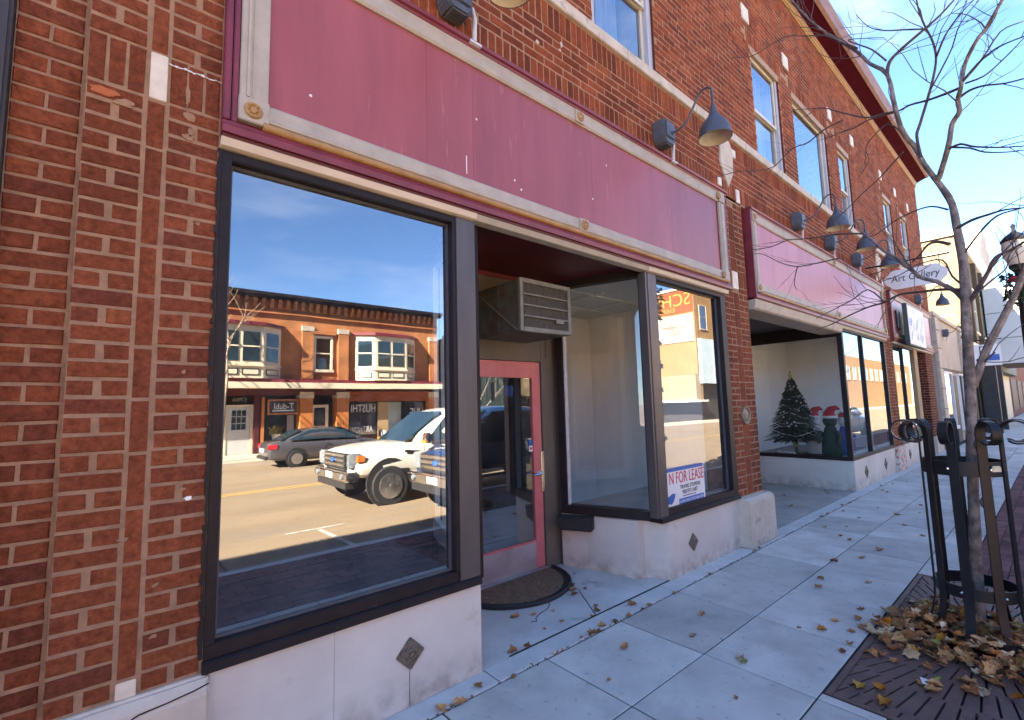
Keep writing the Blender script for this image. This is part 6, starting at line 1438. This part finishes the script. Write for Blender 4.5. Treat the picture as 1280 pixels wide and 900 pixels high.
def pickup(name, label, loc, rz, paint, s=1.0):
    t = thing(name, label, 'pickup truck', loc, rz); t.scale = (s, s, s)
    b = MB(); loft(b, [(-2.9, .55, 1.18, .90, .90), (-2.0, .48, 1.20, .96, .95), (-.5, .45, 1.20, .97, .95), (1.05, .48, 1.20, .97, .94), (1.25, .50, 1.22, .97, .92), (1.9, .52, 1.20, .97, .90), (2.36, .56, 1.14, .96, .86), (2.50, .60, 1.10, .93, .82), (2.575, .66, 1.05, .86, .78)], .04); rounded(b.build('body', paint, t, smooth=True))
    b = MB(); loft(b, [(-1.35, 1.1, 1.84, .90, .72), (-1.2, 1.1, 1.92, .91, .74), (-.2, 1.1, 1.95, .92, .75), (.35, 1.1, 1.91, .92, .74), (1.32, 1.15, 1.20, .88, .82)], .02); rounded(b.build('cab', paint, t, smooth=True))
    b = MB(); b.box(-2.88, -1.42, -.88, .88, 1.19, 1.25); b.build('bed_rim', 'car_trim', t)
    for sy in (-1, 1):
        def pane(p, nm='side_window'):
            q = MB(); vs = [(x, sy * y, z) for x, y, z in p]; vs2 = [(x, sy * (y - .03), z) for x, y, z in p]; n = len(p)
            q.add(vs + vs2, [tuple(range(n)), tuple(range(n, 2 * n))[::-1]] + [(i, (i + 1) % n, n + (i + 1) % n, n + i) for i in range(n)]); q.build(nm, 'car_glass', t)
        pane([(-1.2, .945, 1.26), (-.38, .955, 1.26), (-.38, .815, 1.84), (-1.1, .80, 1.82)]); pane([(-.28, .955, 1.26), (.92, .93, 1.25), (.30, .81, 1.82), (-.28, .815, 1.84)])
        q = MB(); q.obox((2.49, sy * .76, .94), (.12, -sy * .02, 0), (.02, sy * .14, 0), (0, 0, .15)); q.build('headlight', 'headlight', t, bevel=.03); q = MB(); q.obox((2.42, sy * .925, .98), (.09, 0, 0), (0, .03, 0), (0, 0, .07)); q.build('indicator', 'amber', t, bevel=.02)
        q = MB(); q.lathe([(0, -.02), (.50, -.02), (.50, .04), (0, .04)], 24, (-1.85, sy * .93, .46), 'y'); q.lathe([(0, -.02), (.50, -.02), (.50, .04), (0, .04)], 24, (1.82, sy * .95, .46), 'y'); q.build('wheel_arch', 'car_trim', t)
        q = MB(); q.obox((1.02, sy * 1.10, 1.32), (.07, 0, 0), (0, .11, 0), (0, 0, .11)); q.build('mirror', 'chrome', t, bevel=.03); q = MB(); q.obox((1.08, sy * 1.10, 1.24), (.03, 0, 0), (0, .10, 0), (0, 0, .03)); q.build('mirror_lamp', 'amber', t)
        q = MB(); q.box(-.335, -.327, sy * .985 - .008, sy * .985 + .008, .55, 1.22); q.box(1.02, 1.028, sy * .98 - .008, sy * .98 + .008, .60, 1.20); q.box(-.25, -.08, sy * .985 - .015, sy * .985 + .015, 1.05, 1.09); q.obox((1.3, sy * .965, 1.05), (.18, 0, .02), (0, .012, 0), (0, 0, .025)); q.build('door_seam', 'car_trim', t)
        q = MB(); q.lathe([(0, 0), (.06, 0), (.05, .03), (0, .03)], 12, (2.705, sy * .68, .64), 'x'); q.build('fog_lamp', 'headlight', t)
        q = MB(); q.bar((-1.3, sy * 1.0, .40), (1.15, sy * 1.0, .40), .12, .05); q.build('running_board', 'car_trim', t)
    q = MB(); q.obox((.86, 0, 1.54), (.46, 0, -.315), (0, .68, 0), (.016, 0, .02)); q.build('windscreen', 'car_glass', t)
    g_ = MB(); g_.box(2.50, 2.612, -.60, .60, .76, 1.08); o = g_.build('grille', 'car_trim', t, bevel=.02)
    for k in range(3): q = MB(); q.box(2.605, 2.64, -.56, .56, .82 + k * .095, .875 + k * .095); q.build('grille_bar', 'chrome', o, bevel=.01)
    q = MB(); q.lathe([(0, 0), (.10, 0), (.09, .02), (0, .02)], 20, (2.64, 0, .94), 'x', .45); q.build('badge', 'sign_blue', o)
    q = MB(); q.box(2.45, 2.71, -.96, .96, .54, .74); o = q.build('bumper', 'chrome', t, bevel=.04); q = MB(); q.box(2.5, 2.68, -.8, .8, .40, .535); q.build('air_dam', 'car_trim', o); q = MB(); q.box(2.711, 2.72, -.17, .17, .58, .70); q.build('plate', 'white_paint', o)
    for x in (-1.85, 1.82):
        for y in (-.88, .88): wheel(t, x, y, .40, .26)
    return t
sedan('parked_sedan', 'dark grey sedan parked across the street in front of the orange brick building', (6.22, -15.55, -.338), 0, 'paint_grey', .90)
pickup('pickup_truck', 'white pickup truck driving past with a chrome grille, reflected in the large left window', (5.75, -6.80, -.245), math.pi, 'paint_white', .92)
pickup('parked_pickup', 'dark blue pickup parked at the near kerb in front of the door', (6.42, -4.22, -.185), math.pi, 'paint_blue', .90)
sedan('parked_sedan', 'white car parked across the street beyond the white pickup', (19.5, -15.6, -.338), 0, 'paint_white', .95)
sedan('parked_sedan', 'white car parked at the near kerb further along the street', (24.5, -4.3, -.18), math.pi, 'paint_white', .95)
# ---------------------------------------------------------------- street lamps, banner post, trees across the street
def street_lamp(label, loc, wreath=True, ropes=False):
    t = thing('street_lamp', label, 'street lamp', loc, 0, 'black street lamps with acorn lanterns')
    b = MB(); b.lathe([(.0, 0), (.2, 0), (.2, .12), (.15, .2), (.13, .55), (.09, .62), (.075, .9), (.062, 3.55), (.09, 3.6), (.06, 3.66), (.06, 3.75), (.13, 3.85), (.13, 3.9), (0, 3.9)], 16); b.v = [(x, y, z if z > .01 else z - .25) for x, y, z in b.v]; b.build('pole', 'black_iron', t, smooth=True)
    b = MB(); b.lathe([(.0, 3.9), (.12, 3.9), (.18, 4.06), (.20, 4.24), (.185, 4.36), (0, 4.36)], 18); b.build('lantern', 'lantern_glass', t, smooth=True)
    b = MB(); b.lathe([(.205, 4.36), (.21, 4.39), (.14, 4.48), (.06, 4.54), (.025, 4.58), (.025, 4.63), (.04, 4.67), (.0, 4.73)], 18); b.build('lantern_cap', 'black_iron', t, smooth=True)
    if wreath:
        b = MB()
        for k in range(220):
            a = rnd.random() * 6.28; z = 3.1 + rnd.random() * .65; r_ = .09 + .13 * rnd.random(); b.add([(r_ * math.cos(a), r_ * math.sin(a), z), (r_ * math.cos(a) * 1.5, r_ * math.sin(a) * 1.5, z + rnd.uniform(-.08, .08)), (r_ * math.cos(a + .4) * 1.2, r_ * math.sin(a + .4) * 1.2, z + .05)], [(0, 1, 2)])
        b.build('garland', 'garland', t, recalc=False)
        b = MB(); b.sphere((-.16, -.05, 3.55), .06, 8); b.sphere((-.16, -.15, 3.60), .09, 8, (.5, 1, .7)); b.sphere((-.16, .06, 3.60), .09, 8, (.5, 1, .7)); b.build('bow', 'santa_red', t, smooth=True)
    if ropes:
        b = MB()
        for k in range(420):
            h = rnd.random(); a = h * 26 + rnd.uniform(-.5, .5); z = .8 + h * 1.9; r_ = .08 + .06 * rnd.random(); b.add([(r_ * math.cos(a), r_ * math.sin(a), z), (r_ * math.cos(a) * 1.7, r_ * math.sin(a) * 1.7, z + rnd.uniform(-.05, .05)), (r_ * math.cos(a + .4) * 1.3, r_ * math.sin(a + .4) * 1.3, z + .04)], [(0, 1, 2)])
        b.build('garland_rope', 'garland', t, recalc=False)
    return t
street_lamp('black street lamp with acorn lantern, garland and red bow behind the tree guard', (13.2, -2.02, .12))
street_lamp('black street lamp wound with a green garland rope, mirrored in the right shop window', (7.9, -2.62, 0), True, True)
def rtree(label, loc, seed, h=7.0, wood='bark', lean=(0, 0)):
    t = thing('street_tree', label, 'tree', loc, 0); rr = random.Random(seed); limbs = []
    def go(p, d, r_, ln, lvl):
        pts = [p]; n = 5
        for k in range(n):
            d = (d + Vector((rr.uniform(-1, 1), rr.uniform(-1, 1), rr.uniform(-.1, .5))) * .16).normalized(); pts.append(pts[-1] + d * ln / n)
        limbs.append(('trunk' if lvl == 0 else 'branch', r_, r_ * .5, pts))
        if lvl < 3:
            for k in range(4 if lvl else 5):
                i = rr.randrange(2, n + 1); q = pts[i]; a = rr.random() * 6.28
                go(q, (d * .8 + Vector((math.cos(a), math.sin(a), .35)) * .75).normalized(), r_ * .52, ln * rr.uniform(.5, .72), lvl + 1)
    go(Vector((0, 0, 0)), Vector((lean[0], lean[1], 1)).normalized(), .09, h * .45, 0)
    tw = MB()
    for nm, r0, r1, pts in limbs:
        if r0 > .02:
            b = MB(); b.tube(pts, [r0 + (r1 - r0) * i / (len(pts) - 1) for i in range(len(pts))], 7); b.build(nm, wood, t, smooth=True)
        else: tw.tube(pts, [max(.006, r0 + (r1 - r0) * i / (len(pts) - 1)) for i in range(len(pts))], 4, False)
    tw.build('twigs', wood, t, recalc=False, kind='stuff'); return t
rtree('bare pale street tree across the street before the left cream bay window', (3.0, -17.6, -.2), 11, 8.5, 'bark_pale', (.15, 0))
rtree('bare street tree across the street before the dark green building', (16.5, -17.6, -.2), 12, 7.5, 'bark')
rtree('bare street tree across the street further right', (27, -17.6, -.2), 14, 7.5, 'bark')
rtree('bare street tree at the near kerb beyond the black street lamp', (17.5, -2.5, 0), 15, 6.5, 'bark')
